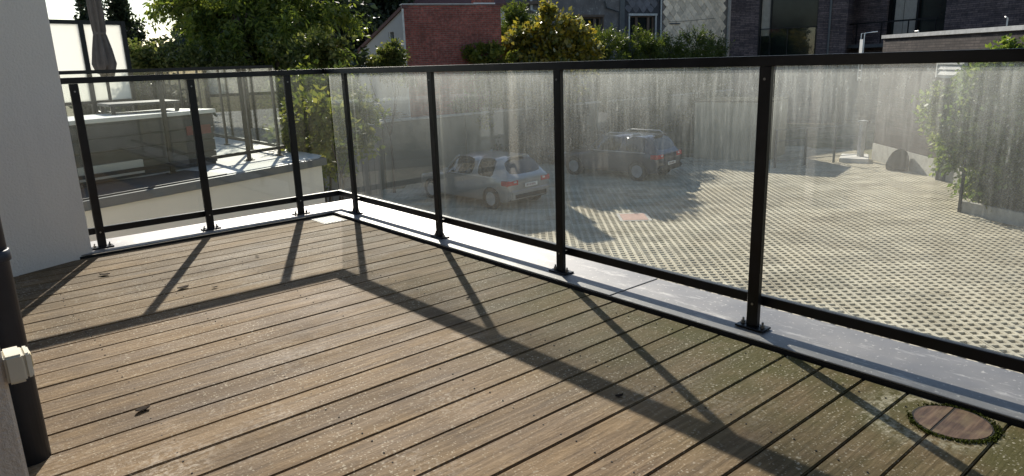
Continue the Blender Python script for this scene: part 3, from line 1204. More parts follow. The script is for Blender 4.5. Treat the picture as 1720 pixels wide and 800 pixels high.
# creeper tree over the planted corner
D8 = 22.0
bls = [blob(1690, 128, D8, 52, 30, 1.0, 2.0), blob(1612, 172, D8, 36, 22, .7, 1.0), blob(1690, 200, D8, 70, 60, 1.0, 2.2), blob(1618, 220, D8, 36, 40, .6, .9), blob(1740, 120, D8, 60, 55, 1, 1.4),
       blob(1640, 265, D8, 30, 40, .5, .7), blob(1710, 270, D8, 60, 45, .8, 1.2), blob(1592, 196, D8, 18, 8, .4, .3), blob(1712, 84, D8, 16, 8, .4, .4), blob(1760, 240, D8, 50, 60, .8, 1.)]
b0 = at(1690, 300, D8)
plant('creeper_tree', 'leafy green tree overhanging the wire fence at right', 'tree', (b0.x, b0.y, G0), bls, M_LEAF_VINE, 5200, 9, .13, 51, .09,
      droop=.55, length=.4, aspect=.62, shell=.25)

# ------------------------------------------------------------------ planted corner with wire fence
A = Vector((18.25, 1.25, G0))
B = Vector((17.15, -1.15, G0))
dab = (B - A).normalized()
nab = Vector((-dab.y, dab.x, 0))
if nab.x < 0:
    nab = -nab
Mf = Matrix(((dab.x, nab.x, 0, A.x), (dab.y, nab.y, 0, A.y), (0, 0, 1, G0), (0, 0, 0, 1)))
MB(Mf).box(-.05, 4.2, 0, .14, -.05, .30).build('planter_kerb', M_CONC, None, .01)
k = bpy.data.objects['planter_kerb']
tag(k, 'low grey concrete kerb below the wire fence at right', 'kerb')
soil = MB(Mf).box(.0, 4.2, .145, 4.0, -.05, .24).build('planting_bed', M_SOIL)
structure(soil)
wf = thing('wire_fence', 'dark chain link fence on the kerb below the leafy tree', 'fence', A)
for i in range(3):
    MB(Mf).box(i * 1.9 - .03, i * 1.9 + .03, -.07, -.01, -.02, 1.75).build('fence_post', M_BLACK, wf)
m = MB(Mf)
sp_ = .085
Lf, Hf = 3.8, 1.40
k0 = int(-(Hf) / sp_) - 1
for k in range(k0, int(Lf / sp_) + 1):
    for sgn in (1, -1):
        xa = k * sp_ if sgn == 1 else k * sp_ + Hf
        xb = xa + sgn * Hf
        za, zb = .32, .32 + Hf
        # clip to 0..Lf
        pts = []
        t0, t1 = 0., 1.
        dx_ = xb - xa
        for lo, hi in ((0, Lf),):
            ta, tb = (lo - xa) / dx_, (hi - xa) / dx_
            if ta > tb:
                ta, tb = tb, ta
            t0, t1 = max(t0, ta), min(t1, tb)
        if t1 - t0 < .02:
            continue
        p_, q_ = (xa + dx_ * t0, -.04 + sgn * .002, za + (zb - za) * t0), (xa + dx_ * t1, -.04 + sgn * .002, za + (zb - za) * t1)
        m.tube([p_, q_], .0035, 3, False)
o = m.build('wire_mesh', M_BLACK, wf)
o['kind'] = 'stuff'
bl = [(A + dab * t + nab * .5 + Vector((0, 0, .42)), (.30, .3, .22), 1.) for t in (.3, .8, 1.3, 1.9, 2.5, 3.1)]
o = link('ground_cover', crown_mesh('ground_cover', bl, 700, 8, .09, 61, droop=.2, upward=.4, length=.3, aspect=.5), M_LEAF_SHRUB)
tag(o, 'mixed olive ground cover growing behind the kerb', 'ground cover', None, 'stuff')


# ------------------------------------------------------------------ facades
class Fac:
    """a vertical facade between two ground points; local x runs along it, y outwards to the viewer"""

    def __init__(s, p0, p1):
        s.p0 = Vector((p0[0], p0[1], 0))
        s.p1 = Vector((p1[0], p1[1], 0))
        s.a = (s.p1 - s.p0).normalized()
        s.L = (s.p1 - s.p0).length
        s.n = Vector((s.a.y, -s.a.x, 0))
        if s.n.dot(CAM - s.p0) < 0:
            s.n = -s.n
        s.M = Matrix(((s.a.x, s.n.x, 0, s.p0.x), (s.a.y, s.n.y, 0, s.p0.y), (0, 0, 1, 0), (0, 0, 0, 1)))

    def sz(s, u, v):
        r = ray(u, v)
        t = (s.p0 - CAM).dot(s.n) / r.dot(s.n)
        p = CAM + r * t
        return (p - s.p0).dot(s.a), p.z

    def x(s, u, v=80):
        return s.sz(u, v)[0]

    def z(s, u, v):
        return s.sz(u, v)[1]

    def mb(s):
        return MB(s.M)


def fpart(F, name, mat_, parent, m, bevel=0):
    """facade part whose object axes follow the facade, so brick courses run level"""
    me = m.mesh(name, bevel)
    o = bpy.data.objects.new(name, me)
    COL.objects.link(o)
    me.materials.append(mat_)
    o.parent = parent
    o.matrix_parent_inverse = mloc(parent).inverted()
    o.matrix_basis = F.M
    return o


def lm(): return MB()


def wallparts(F, x0, x1, z0, z1, th, holes):
    """boxes of a wall with rectangular openings (xa, xb, za, zb), sorted by x"""
    m = lm()
    cur = x0
    for (xa, xb, za, zb) in sorted(holes):
        if xa > cur:
            m.box(cur, xa, -th, 0, z0, z1)
        if za > z0:
            m.box(xa, xb, -th, 0, z0, za)
        if zb < z1:
            m.box(xa, xb, -th, 0, zb, z1)
        cur = xb
    if cur < x1:
        m.box(cur, x1, -th, 0, z0, z1)
    return m


# --- outbuilding with the red brick wall
p = at(680, 60, 27.4)
q = at(842, 60, 28.6)
F = Fac((p.x, p.y), (q.x, q.y))
gh = thing('brick_outbuilding', 'outbuilding with a red brick wall and pale grey lean to gable', 'building', (p.x, p.y, G0))
zt = F.z(680, 9)
fpart(F, 'brick_wall', M_REDBRICK, gh, lm().box(0, F.L, -.3, 0, G0, zt))
g2 = at(600, 90, 31.0)
Fg = Fac((p.x, p.y), (g2.x, g2.y))
zl = Fg.z(602, 86)
hx0, hx1 = sorted((Fg.x(654), Fg.x(663)))
hz0, hz1 = Fg.z(660, 84), Fg.z(658, 54)


def slope(x): return zt + (zl - zt) * x / Fg.L


m = lm()
for xa, xb, za, zb in ((.02, hx0, G0, None), (hx0, hx1, G0, hz0), (hx0, hx1, hz1, None), (hx1, Fg.L, G0, None)):
    zz = [slope(xa), slope(xb)] if zb is None else [zb, zb]
    m.add([(xa, 0, za), (xb, 0, za), (xb, 0, zz[1]), (xa, 0, zz[0]), (xa, -.3, za), (xb, -.3, za), (xb, -.3, zz[1]), (xa, -.3, zz[0])],
          [(0, 1, 2, 3), (7, 6, 5, 4), (0, 4, 5, 1), (1, 5, 6, 2), (2, 6, 7, 3), (3, 7, 4, 0)])
fpart(Fg, 'gable_wall', M_GABLE, gh, m)
wn = fpart(Fg, 'window', M_WGLASS, gh, lm().box(hx0, hx1, -.2, -.16, hz0, hz1))
fpart(Fg, 'window_frame', M_TRIM, gh, lm().box(hx1 - .10, hx1 - .002, -.155, -.02, hz0, hz1))
m = lm().add([(-.05, .06, zt + .02), (Fg.L + .05, .06, zl + .0), (Fg.L + .05, .06, zl - .13), (-.05, .06, zt - .11), (-.05, -.3, zt + .02), (Fg.L + .05, -.3, zl), (Fg.L + .05, -.3, zl - .13), (-.05, -.3, zt - .11)],
             [(0, 1, 2, 3), (7, 6, 5, 4), (0, 4, 5, 1), (1, 5, 6, 2), (2, 6, 7, 3), (3, 7, 4, 0)])
fpart(Fg, 'verge_board', M_ROOF, gh, m)
fpart(F, 'wall_coping', M_TRIM, gh, lm().box(-.04, F.L - 1.0, -.34, .05, zt + .022, zt + .055))
fpart(F, 'corner_strip', M_TRIM, gh, lm().box(-.06, .01, .003, .02, G0, zt - .005))
bk = g2 - p
pr_ = [(p.x, p.y), (q.x, q.y), (q.x + bk.x, q.y + bk.y), (g2.x, g2.y)]
pr_ = [(a + F.n.x * -.35, b + F.n.y * -.35) for a, b in pr_]
MB().prism(pr_, [zt - .25, zt - .25, zl - .25, zl - .25], [zt - .02, zt - .02, zl - .02, zl - .02]).build('lean_to_roof', M_ROOF, gh)
ch = fpart(F, 'chimney', M_REDBRICK, gh, lm().box(F.x(802, 5), F.x(835, 5), -.7, -.34, zt - .1, zt + 1.2))
fpart(F, 'chimney_flashing', M_WHITE, gh, lm().box(F.x(800, 5), F.x(836, 5), -.335, -.28, zt + .06, zt + .11))
# tiled roof further back
p2, q2 = at(690, 10, 36), at(850, 8, 36)
F2 = Fac((p2.x, p2.y), (q2.x, q2.y))
rb = thing('tiled_house', 'house with a dark red tiled roof and skylight behind the brick wall', 'house', (p2.x, p2.y, G0))
z8 = F2.z(760, 14)
fpart(F2, 'wall', M_GABLE, rb, lm().box(0, F2.L, -4, -.3, G0, z8))
m = lm().add([(-.2, 0, z8), (F2.L, 0, z8), (F2.L, -4.2, z8 + 3.4), (-.2, -4.2, z8 + 3.4), (-.2, 0, z8 + .16), (F2.L, 0, z8 + .16), (F2.L, -4.2, z8 + 3.56), (-.2, -4.2, z8 + 3.56)],
             [(3, 2, 1, 0), (4, 5, 6, 7), (0, 1, 5, 4), (1, 2, 6, 5), (2, 3, 7, 6), (3, 0, 4, 7)])
rf = fpart(F2, 'roof', M_ROOF, rb, m)
xa, xb = F2.x(737, 3), F2.x(748, 3)
t0, t1 = .30, .85
m = lm().add([(xa, -t0 * 4.2 / 3.4 * 1, z8 + .18 + t0), (xb, -t0 * 4.2 / 3.4, z8 + .18 + t0), (xb, -t1 * 4.2 / 3.4, z8 + .18 + t1), (xa, -t1 * 4.2 / 3.4, z8 + .18 + t1),
              (xa, -t0 * 4.2 / 3.4 - .05, z8 + .08 + t0), (xb, -t0 * 4.2 / 3.4 - .05, z8 + .08 + t0), (xb, -t1 * 4.2 / 3.4, z8 + .08 + t1), (xa, -t1 * 4.2 / 3.4, z8 + .08 + t1)],
             [(0, 1, 2, 3), (7, 6, 5, 4), (0, 4, 5, 1), (1, 5, 6, 2), (2, 6, 7, 3), (3, 7, 4, 0)])
fpart(F2, 'skylight', M_NTOP, rb, m)

# --- slate hung house
p, q = at(842, 60, 38), at(1222, 60, 48)
F = Fac((p.x, p.y), (q.x, q.y))
sh = thing('slate_house', 'old house hung with dark and pale diamond slates behind the hedge', 'house', (p.x, p.y, G0))
TOPZ = 4.95
xw = [(F.x(962), F.x(1011), F.z(985, 80), F.z(985, 29)), (F.x(1057), F.x(1099), F.z(1078, 68), F.z(1078, 27))]
xs = F.x(1045)
fpart(F, 'old_wall', M_OLDSLATE, sh, wallparts(F, 0, xs, G0, TOPZ, .35, [xw[0]]))
fpart(F, 'slated_wall', M_BACK_DARK, sh, wallparts(F, xs + .002, F.x(1109), G0, TOPZ, .35, [xw[1]]))
xp0, xp1 = F.x(1111), F.x(1220)
fpart(F, 'pale_slated_wall', M_BACK_PALE, sh, lm().box(xp0, xp1, -.3, .03, G0, TOPZ))
for (xa, xb, za, zb) in xw:
    fpart(F, 'window', M_WGLASS, sh, lm().box(xa, xb, -.22, -.18, za, zb))
    wd = xb - xa
    m = lm()
    for f0, f1 in ((0, .06), (.27, .36), (.74, .83), (.94, 1.)):
        m.box(xa + wd * f0, xa + wd * f1, -.175, -.10, za, zb - .07)
    m.box(xa, xb, -.175, -.10, zb - .065, zb)
    fpart(F, 'window_frame', M_WOODFRAME, sh, m)
    fpart(F, 'lintel', M_TRIM if xa > xs else M_WOODFRAME, sh, lm().box(xa - .12, xb + .12, .002, .10, zb + .01, zb + .13))
    for c0_ in (xa - .10, xb + .01):
        fpart(F, 'window_casing', M_TRIM if xa > xs else M_WOODFRAME, sh, lm().box(c0_, c0_ + .09, .002, .06, za, zb + .005))
# pipes
m = lm().tube([(F.x(1014), .12, F.z(1014, 2)), (F.x(1017), .12, F.z(1017, 13)), (F.x(1039), .12, F.z(1039, 21)), (F.x(1040), .12, G0)], .05, 8)
fpart(F, 'rain_pipe', M_NRIM, sh, m)
fpart(F, 'rain_pipe', M_TRIM, sh, lm().tube([(F.x(1107.5), .10, G0), (F.x(1107.5), .10, TOPZ)], .055, 8))
fpart(F, 'rain_pipe', M_TRIM, sh, lm().tube([(F.x(906), .08, G0), (F.x(905), .08, TOPZ)], .035, 8))
fpart(F, 'vent_pipe', M_TRIM, sh, lm().tube([(F.x(897), .3, F.z(897, 21)), (F.x(892), .12, F.z(892, 17)), (F.x(891), .12, TOPZ)], .085, 8))
fpart(F, 'corner_board', M_NRIM, sh, lm().box(F.x(1040.5), F.x(1048), .004, .05, G0, TOPZ))
fpart(F, 'edge_trim', M_TRIM, sh, lm().box(F.x(1219), F.x(1225), -.3, .09, G0, TOPZ))
xe = F.x(905)
m = lm().add([(0, .35, F.z(845, 13)), (xe, .35, F.z(905, 7)), (xe, .35, F.z(905, 2)), (0, .35, F.z(845, 6)), (0, .003, F.z(845, 13)), (xe, .003, F.z(905, 7)), (xe, .003, F.z(905, 2)), (0, .003, F.z(845, 6))],
             [(0, 1, 2, 3), (7, 6, 5, 4), (0, 4, 5, 1), (1, 5, 6, 2), (2, 6, 7, 3), (3, 7, 4, 0)])
fpart(F, 'eave_board', M_WOODFRAME, sh, m)
fpart(F, 'house_roof', M_ROOF, sh, lm().box(-.3, F.L + .1, -6, .25, TOPZ + .005, TOPZ + .3))
fpart(F, 'house_body', M_OLDSLATE, sh, lm().box(0.01, F.L - .1, -6, -.36, G0, TOPZ))


def slate_mesh(wd, ht, th):
    # pointed slate: thick at its lower tip, tucked in at the top
    pts = [(0, -.50 * ht), (.30 * wd, -.26 * ht), (.50 * wd, 0), (0, .5 * ht), (-.50 * wd, 0), (-.30 * wd, -.26 * ht)]
    m = MB()
    fr = [(x, th * (.62 - .75 * z_ / ht), z_) for x, z_ in pts]
    bk_ = [(x, 0, z_) for x, z_ in pts]
    n = len(pts)
    m.add(fr + bk_, [tuple(range(n)), tuple(reversed(range(n, 2 * n)))] + [(i, (i + 1) % n, n + (i + 1) % n, n + i) for i in range(n)])
    return m


pitch = F.x(1160 + 11.2, 40) - F.x(1160, 40)
rowh = (F.z(1160, 30) - F.z(1160, 30 + 8.0))
me_s = slate_mesh(pitch * .97, rowh * 2.0, .05).mesh('slate')
me_s.materials.append(M_SLATE_PALE)
me_d = slate_mesh(pitch * .97, rowh * 2.0, .03).mesh('slate')
me_d.materials.append(M_SLATE_DARK)


def hang(xa, xb, yoff, me, z0, z1, skip, cap):
    cnt = 0
    r_ = 0
    z_ = z0
    while z_ < z1:
        x_ = xa + pitch * (.5 if r_ % 2 else 1.0)
        while x_ < xb - pitch * .45 and cnt < cap:
            if not any(a - .3 < x_ < b + .3 and c - .2 < z_ < d_ + .25 for a, b, c, d_ in skip):
                o = bpy.data.objects.new('slate', me)
                COL.objects.link(o)
                o.parent = sh
                o.matrix_parent_inverse = mloc(sh).inverted()
                o.matrix_basis = F.M @ Matrix.Translation((x_, yoff, z_)) @ Matrix.Rotation(rng.gauss(0, .02), 4, 'Y') @ Matrix.Rotation(rng.gauss(0, .03), 4, 'X')
                cnt += 1
            x_ += pitch
        z_ += rowh
        r_ += 1


hang(xp0, xp1, .031, me_s, F.z(1160, 92), F.z(1160, -14), [], 190)
hang(xs + .15, F.x(1106), .001, me_d, F.z(1078, 72), F.z(1078, -12), [xw[1]], 110)
m = lm().box(F.x(1122), F.x(1139), .09, .14, F.z(1130, 41), F.z(1130, 39))
fpart(F, 'bracket', M_NRIM, sh, m)
fpart(F, 'cable', M_NRIM, sh, lm().tube([(F.x(1120), .11, F.z(1120, 37)), (F.x(1150), .11, F.z(1150, 35.5)), (F.x(1198), .11, F.z(1198, 31))], .012, 5))

# --- dark brick apartment block
p, q = at(1226, 60, 47.5), at(1421, 60, 46)
F = Fac((p.x, p.y), (q.x, q.y))
ab = thing('brick_apartment_block', 'modern dark brick block with tall windows and a balcony at upper right', 'building', (p.x, p.y, G0))
TOP = 5.3
w1 = (F.x(1272), F.x(1370), F.z(1320, 98), TOP - .3)
gw1 = (F.x(1297), F.x(1312), G0 + .1, F.z(1300, 122))
gw2 = (F.x(1408), F.x(1420), G0 + .1, F.z(1415, 104))
m = wallparts(F, 0, w1[0], G0, TOP, .4, [])
m.box(w1[0], w1[1], -.4, 0, G0, w1[2])
m.box(w1[0], w1[1], -.4, 0, w1[3], TOP)
m.box(w1[1], F.L, -.4, 0, G0, TOP)
fpart(F, 'front_wall', M_GREYBRICK, ab, m)
wd = fpart(F, 'window', M_WGLASS, ab, lm().box(w1[0], w1[1], -.36, -.30, w1[2], w1[3]))
m = lm().box(w1[0], w1[0] + .07, -.295, -.02, w1[2], w1[3])
m.box(w1[1] - .07, w1[1], -.295, -.2, w1[2], w1[3])
m.box(w1[0] + .07, w1[1] - .07, -.295, -.2, w1[2], w1[2] + .12)
m.box(w1[0] + .62, w1[0] + .70, -.295, -.2, w1[2] + .12, w1[3])
fpart(F, 'window_frame', M_BLACK, ab, m)
fpart(F, 'curtain', M_CURTAIN, ab, lm().box(w1[0] + .10, w1[0] + .60, -.298, -.290, w1[2] + 1.35, w1[3]))
br_ = fpart(F, 'window_balustrade', M_BLACK, ab, lm().box(w1[0] + .08, w1[1] - .08, -.10, -.06, F.z(1320, 48), F.z(1320, 46.5)).box(w1[0] + .12, w1[0] + .16, -.10, -.06, w1[2], F.z(1320, 48)).box((w1[0] + w1[1]) / 2, (w1[0] + w1[1]) / 2 + .04, -.10, -.06, w1[2], F.z(1320, 48)))
fpart(F, 'balustrade_glass', M_GLASS_N, ab, lm().box(w1[0] + .17, w1[1] - .1, -.085, -.075, w1[2] + .12, F.z(1320, 48.5)))
fpart(F, 'rain_pipe', M_NRIM, ab, lm().tube([(F.x(1391), .08, G0), (F.x(1391), .08, TOP)], .07, 8))
for ww in (gw1, gw2):
    fpart(F, 'ground_window', M_WGLASS, ab, lm().box(ww[0], ww[1], .003, .05, ww[2], ww[3]))
# set back part with the balcony
p, q = at(1421, 60, 48.5), at(1900, 60, 39)
Fb = Fac((p.x, p.y), (q.x, q.y))
wb = (Fb.x(1487, 40), Fb.x(1586, 40), Fb.z(1530, 96), TOP - .3)
m = lm()
m.box(-.6, wb[0], -.4, 0, G0, TOP)
m.box(wb[0], wb[1], -.4, 0, G0, wb[2])
m.box(wb[0], wb[1], -.4, 0, wb[3], TOP)
m.box(wb[1], Fb.L, -.4, 0, G0, TOP)
fpart(Fb, 'set_back_wall', M_GREYBRICK, ab, m)
fpart(Fb, 'window', M_WGLASS, ab, lm().box(wb[0], wb[1], -.36, -.30, wb[2], wb[3]))
m = lm()
for xx in (wb[0], (wb[0] + wb[1]) / 2, wb[1] - .1):
    m.box(xx, xx + .1, -.295, -.15, wb[2], wb[3])
fpart(Fb, 'window_frame', M_BLACK, ab, m)
cw = (wb[1] - wb[0])
for a_, b_ in ((.09, .24), (.25, .46)):
    fpart(Fb, 'curtain', M_CURTAIN, ab, lm().box(wb[0] + cw * a_, wb[0] + cw * b_, -.298, -.285, wb[2] + .05, wb[3]))
fpart(F, 'return_wall', M_GREYBRICK, ab, lm().box(F.L - .4, F.L - .001, -3.2, -.401, G0, TOP))
zr0, zr1 = Fb.z(1500, 38.5), Fb.z(1500, 36.5)
xr0, xr1 = Fb.x(1424, 42), Fb.x(1600, 34)
rb_ = fpart(Fb, 'balcony_rail', M_BLACK, ab, lm().box(xr0, xr1, 1.00, 1.05, zr0, zr1 + .02))
m = lm()
for f in (0, .25, .5, .75, .985):
    xx = xr0 + (xr1 - xr0) * f
    fpart(Fb, 'balcony_post', M_BLACK, ab, lm().box(xx, xx + .045, 1.0, 1.05, zr0 - 1.1, zr0 - .002))
fpart(Fb, 'balcony_slab', M_NRIM, ab, lm().box(xr0, xr1, .003, 1.1, zr0 - 1.3, zr0 - 1.11))
# ground floor wing
p, q = Vector((26.6, 7.05, 0)), Vector((19.6, -.30, 0))
Fw = Fac((p.x, p.y), (q.x, q.y))
wg = thing('brick_wing', 'single storey taupe brick wing with a pale roof edge at right', 'building', (p.x, p.y, G0))
zc = CAM.z + (Fw.z(1600, 58) - CAM.z)
fpart(Fw, 'wing_wall', M_GREYBRICK2, wg, lm().box(0, Fw.L + 4, -.35, 0, G0 + .62, zc))
fpart(Fw, 'wing_plinth', M_CONC, wg, lm().box(-.02, Fw.L + 4, -.35, .03, G0 - .1, G0 + .615))
fpart(Fw, 'wing_side_wall', M_GREYBRICK2, wg, lm().box(.002, .35, -3.5, -.351, G0, zc))
fpart(Fw, 'wing_roof', M_ROOFFELT, wg, lm().box(.36, Fw.L + 4, -3.5, -.352, zc - .2, zc - .06))
fpart(Fw, 'roof_edge', M_TRIM, wg, lm().box(-.06, Fw.L + 4, -.40, .06, zc + .003, zc + .13))
# louvred vent
xa, xb = sorted((Fw.x(1578, 115), Fw.x(1625, 115)))
za, zb = Fw.z(1600, 131), Fw.z(1600, 105)
vn = fpart(Fw, 'wall_vent', M_WHITE, wg, lm().box(xa, xb, .003, .05, za, zb))
m = lm().box(xa, xa + .07, .052, .11, za, zb).box(xb - .07, xb, .052, .11, za, zb)
m.box(xa + .07, xb - .07, .052, .11, zb - .06, zb)
fpart(Fw, 'vent_frame', M_WHITE, wg, m)
for i in range(2):
    z_ = za + (zb - za) * (.18 + .36 * i)
    m = lm().add([(xa + .08, .055, z_ + .16), (xb - .08, .055, z_ + .16), (xb - .08, .10, z_), (xa + .08, .10, z_)], [(0, 1, 2, 3)])
    fpart(Fw, 'vent_slat', M_TRIM, wg, m)
# roof ladder at the wing's end
m = lm()
xl = Fw.x(1459, 75)
for xx in (xl - .28, xl + .02):
    m.tube([(xx, .20, zc - 1.6), (xx, .20, zc + .25), (xx, -.30, zc + .30)], .022, 6)
fpart(Fw, 'ladder_stile', M_WHITE, wg, m)
for i in range(5):
    fpart(Fw, 'ladder_rung', M_WHITE, wg, lm().tube([(xl - .28, .20, zc - 1.5 + .3 * i), (xl + .02, .20, zc - 1.5 + .3 * i)], .016, 6))
fpart(Fw, 'ladder_plate', M_WHITE, wg, lm().box(xl - .27, xl + .01, .225, .24, zc - .75, zc + .02))
xv = Fw.x(1678, 48)
fpart(Fw, 'vent_pipe', M_TRIM, wg, lm().tube([(xv, -.2, zc + .1), (xv, -.2, zc + .36), (xv + .02, -.12, zc + .40), (xv + .10, -.1, zc + .38)], .022, 6))
xv = Fw.x(1530, 54)
fpart(Fw, 'roof_hook', M_TRIM, wg, lm().tube([(xv - .12, -.2, zc + .1), (xv - .12, -.2, zc + .20), (xv + .12, -.2, zc + .20), (xv + .12, -.2, zc + .1)], .02, 6))

# ------------------------------------------------------------------ yard walls and fences
bw = thing('boundary_wall', 'long grey rendered yard wall behind the parked cars', 'wall', (12, 16.8, G0))
for i in range(8):
    xa = 3.0 + i * 3.6
    MB().box(xa, xa + 3.59, 16.8, 17.0, G0 - .1, -.90).build('wall_panel', M_BACKWALL, bw)
MB().box(2.95, 31.85, 16.76, 17.04, -.897, -.83).build('wall_coping', M_CONC, bw)
for i in range(9):
    xa = 3.0 + i * 3.6
    MB().box(xa - .11, xa + .11, 16.72, 16.798, G0 - .1, -.898).build('wall_pillar', M_BACKWALL, bw)
# pale shed in the far corner
p, q = at(1168, 170, 30.6), at(1292, 170, 29.6)
Fs = Fac((p.x, p.y), (q.x, q.y))
shd = thing('garden_shed', 'low pale rendered shed right of the dark parked car', 'shed', (p.x, p.y, G0))
zs = Fs.z(1220, 172)
fpart(Fs, 'shed_wall', M_PALEWALL, shd, lm().box(0, Fs.L, -2.6, 0, G0 - .1, zs))
fpart(Fs, 'shed_roof', plain('dark_felt', (.05, .05, .04), 1., 0, .3, 4, 0, 0.), shd, lm().box(-.03, Fs.L + .03, -2.65, .03, zs + .004, zs + .06))  # roof coloured dark to take the glancing sun off it
bl = [(Vector((15.6 + 1.15 * i, 16.45, G0 + .9 + .5 * (i % 2))), (.75, .3, 1.0), 1.) for i in range(8)]
plant('wall_ivy', 'dark ivy covering the yard wall behind the dark car', 'ivy', (19.6, 16.5, G0), bl, M_LEAF_DARK, 1500, 9, .12, 77, .03, droop=.5, length=.35, aspect=.7, shell=.3)
# wire fence before the apartment block
pA, pB = onz(1300, 282, G0), onz(1446, 269, G0)
Fw2 = Fac((pA.x, pA.y), (pB.x, pB.y))
yf = thing('yard_fence', 'thin wire fence with a pale end post before the brick block', 'fence', (pA.x, pA.y, G0))
zt2 = Fw2.z(1440, 206)
fpart(Fw2, 'end_post', M_TRIM, yf, lm().box(Fw2.L - .18, Fw2.L, -.05, .13, G0 - .05, zt2).box(Fw2.L - .22, Fw2.L + .04, -.09, .17, zt2 + .003, zt2 + .07))
for i in range(3):
    fpart(Fw2, 'fence_post', M_NRIM, yf, lm().box(i * Fw2.L / 3, i * Fw2.L / 3 + .06, -.03, .03, G0 - .05, zt2 - .05))
for zz in (G0 + .25, G0 + 1.0, zt2 - .08):
    fpart(Fw2, 'fence_wire', M_NRIM, yf, lm().tube([(.02, .035, zz), (Fw2.L - .18, .035, zz)], .012, 5))
o = bpy.data.objects.new('concrete_pad', MB().prism([(25.2, 6.6), (26.6, 7.2), (26.2, 8.1), (24.9, 7.6)], G0 - .1, G0 + .16).mesh('concrete_pad', .02))
o.data.materials.append(M_PALE)
COL.objects.link(o)
tag(o, 'small pale concrete pad at the foot of the yard fence end post', 'slab')
# dark lump against the wing
c_ = onz(1508, 286, G0)
c_ = Vector((c_.x, c_.y, G0))
prof = [(.05, 0), (.32, .02), (.35, .22), (.30, .45), (.23, .62), (.12, .72), (.03, .75)]
rr2 = random.Random(8)
ph = [rr2.uniform(0, 6) for _ in range(4)]
m = MB().lathe(prof, c_, 18, 'z', lambda k, n, z: 1 + .13 * math.sin(3 * 2 * math.pi * k / n + ph[0] + z * 2) + .08 * math.sin(7 * 2 * math.pi * k / n + ph[1]) + .22 * math.sin(2 * math.pi * k / n + 2.0) * z)
o = m.build('refuse_sack', plain('black_plastic_sack', (.010, .010, .011), .9, 0, .3, 6, .5, .0, 9), None, 0, 1, True)
tag(o, 'black slumped refuse sack against the brick wing', 'sack')
c_ = onz(1598, 303, G0)
t = thing('delivery_locker', 'dark upright cabinet with a small red panel beside the leafy tree', 'cabinet', (c_.x, c_.y, G0))
MB().box(c_.x - .28, c_.x + .28, c_.y - .02, c_.y + .4, G0, G0 + 1.35).build('cabinet_body', M_NRIM, t, .02)
Mq = Matrix.Translation((c_.x - .12, c_.y - .02, G0 + 1.02))
MB().box(c_.x - .16, c_.x + .14, c_.y - .05, c_.y - .022, G0 + .92, G0 + 1.14).build('red_panel', M_RED, t, .01)
MB().box(c_.x - .30, c_.x + .30, c_.y - .05, c_.y + .43, G0 + 1.352, G0 + 1.40).build('cabinet_lid', M_BLACK, t, .01)
# slatted lean-to behind the wall
c_ = at(650, 195, 26.5)
t = thing('slatted_shelter', 'low shelter with a pale slatted roof behind the yard wall', 'shelter', (c_.x, c_.y, G0))
for i in range(5):
    y_ = c_.y - .6 + i * .3
    MB().box(c_.x - .85, c_.x + .85, y_, y_ + .2, c_.z - .15 + i * .06, c_.z - .11 + i * .06).build('roof_slat', M_BROWNPOST, t)
for sx in (-.75, .75):
    MB().box(c_.x + sx - .05, c_.x + sx + .05, c_.y - .5, c_.y - .4, G0 - .05, c_.z - .16).build('shelter_post', M_BROWNPOST, t)
    MB().box(c_.x + sx - .05, c_.x + sx + .05, c_.y + .5, c_.y + .6, G0 - .05, c_.z + .05).build('shelter_post', M_BROWNPOST, t)


# ------------------------------------------------------------------ cars
def m_paint(name, c, metal):
    def b(g):
        P = g.pos()
        dirt_ = g.ramp(g.noise(P, 3, 6, .65), (.4, 0.), (.75, .22))
        col = g.mix(dirt_, c, (.16, .15, .13))
        return g.pbr(col, .30, metal, .5, None, Coat_Weight=.8, Coat_Roughness=.06)
    return mat(name, b)


M_SILVER = m_paint('silver_paint', (.30, .302, .295), .3)
M_NAVY = m_paint('dark_blue_paint', (.028, .038, .062), .4)
M_CARGLASS = plain('car_glass', (.012, .015, .016), .05, 0, .1, 3, 0, .8)
M_TYRE = plain('tyre_rubber', (.018, .018, .018), .85)
M_RIM = plain('alloy_rim', (.52, .52, .53), .3, .7)
M_TAIL = plain('red_lamp', (.45, .015, .02), .15, 0, .15, 8, 0, .8)
M_CLEAR = plain('clear_lamp', (.65, .66, .66), .12, .3)
M_BLACKTRIM = plain('black_trim', (.015, .015, .016), .55)
M_PLATE = plain('number_plate', (.74, .74, .70), .4, 0, .05)


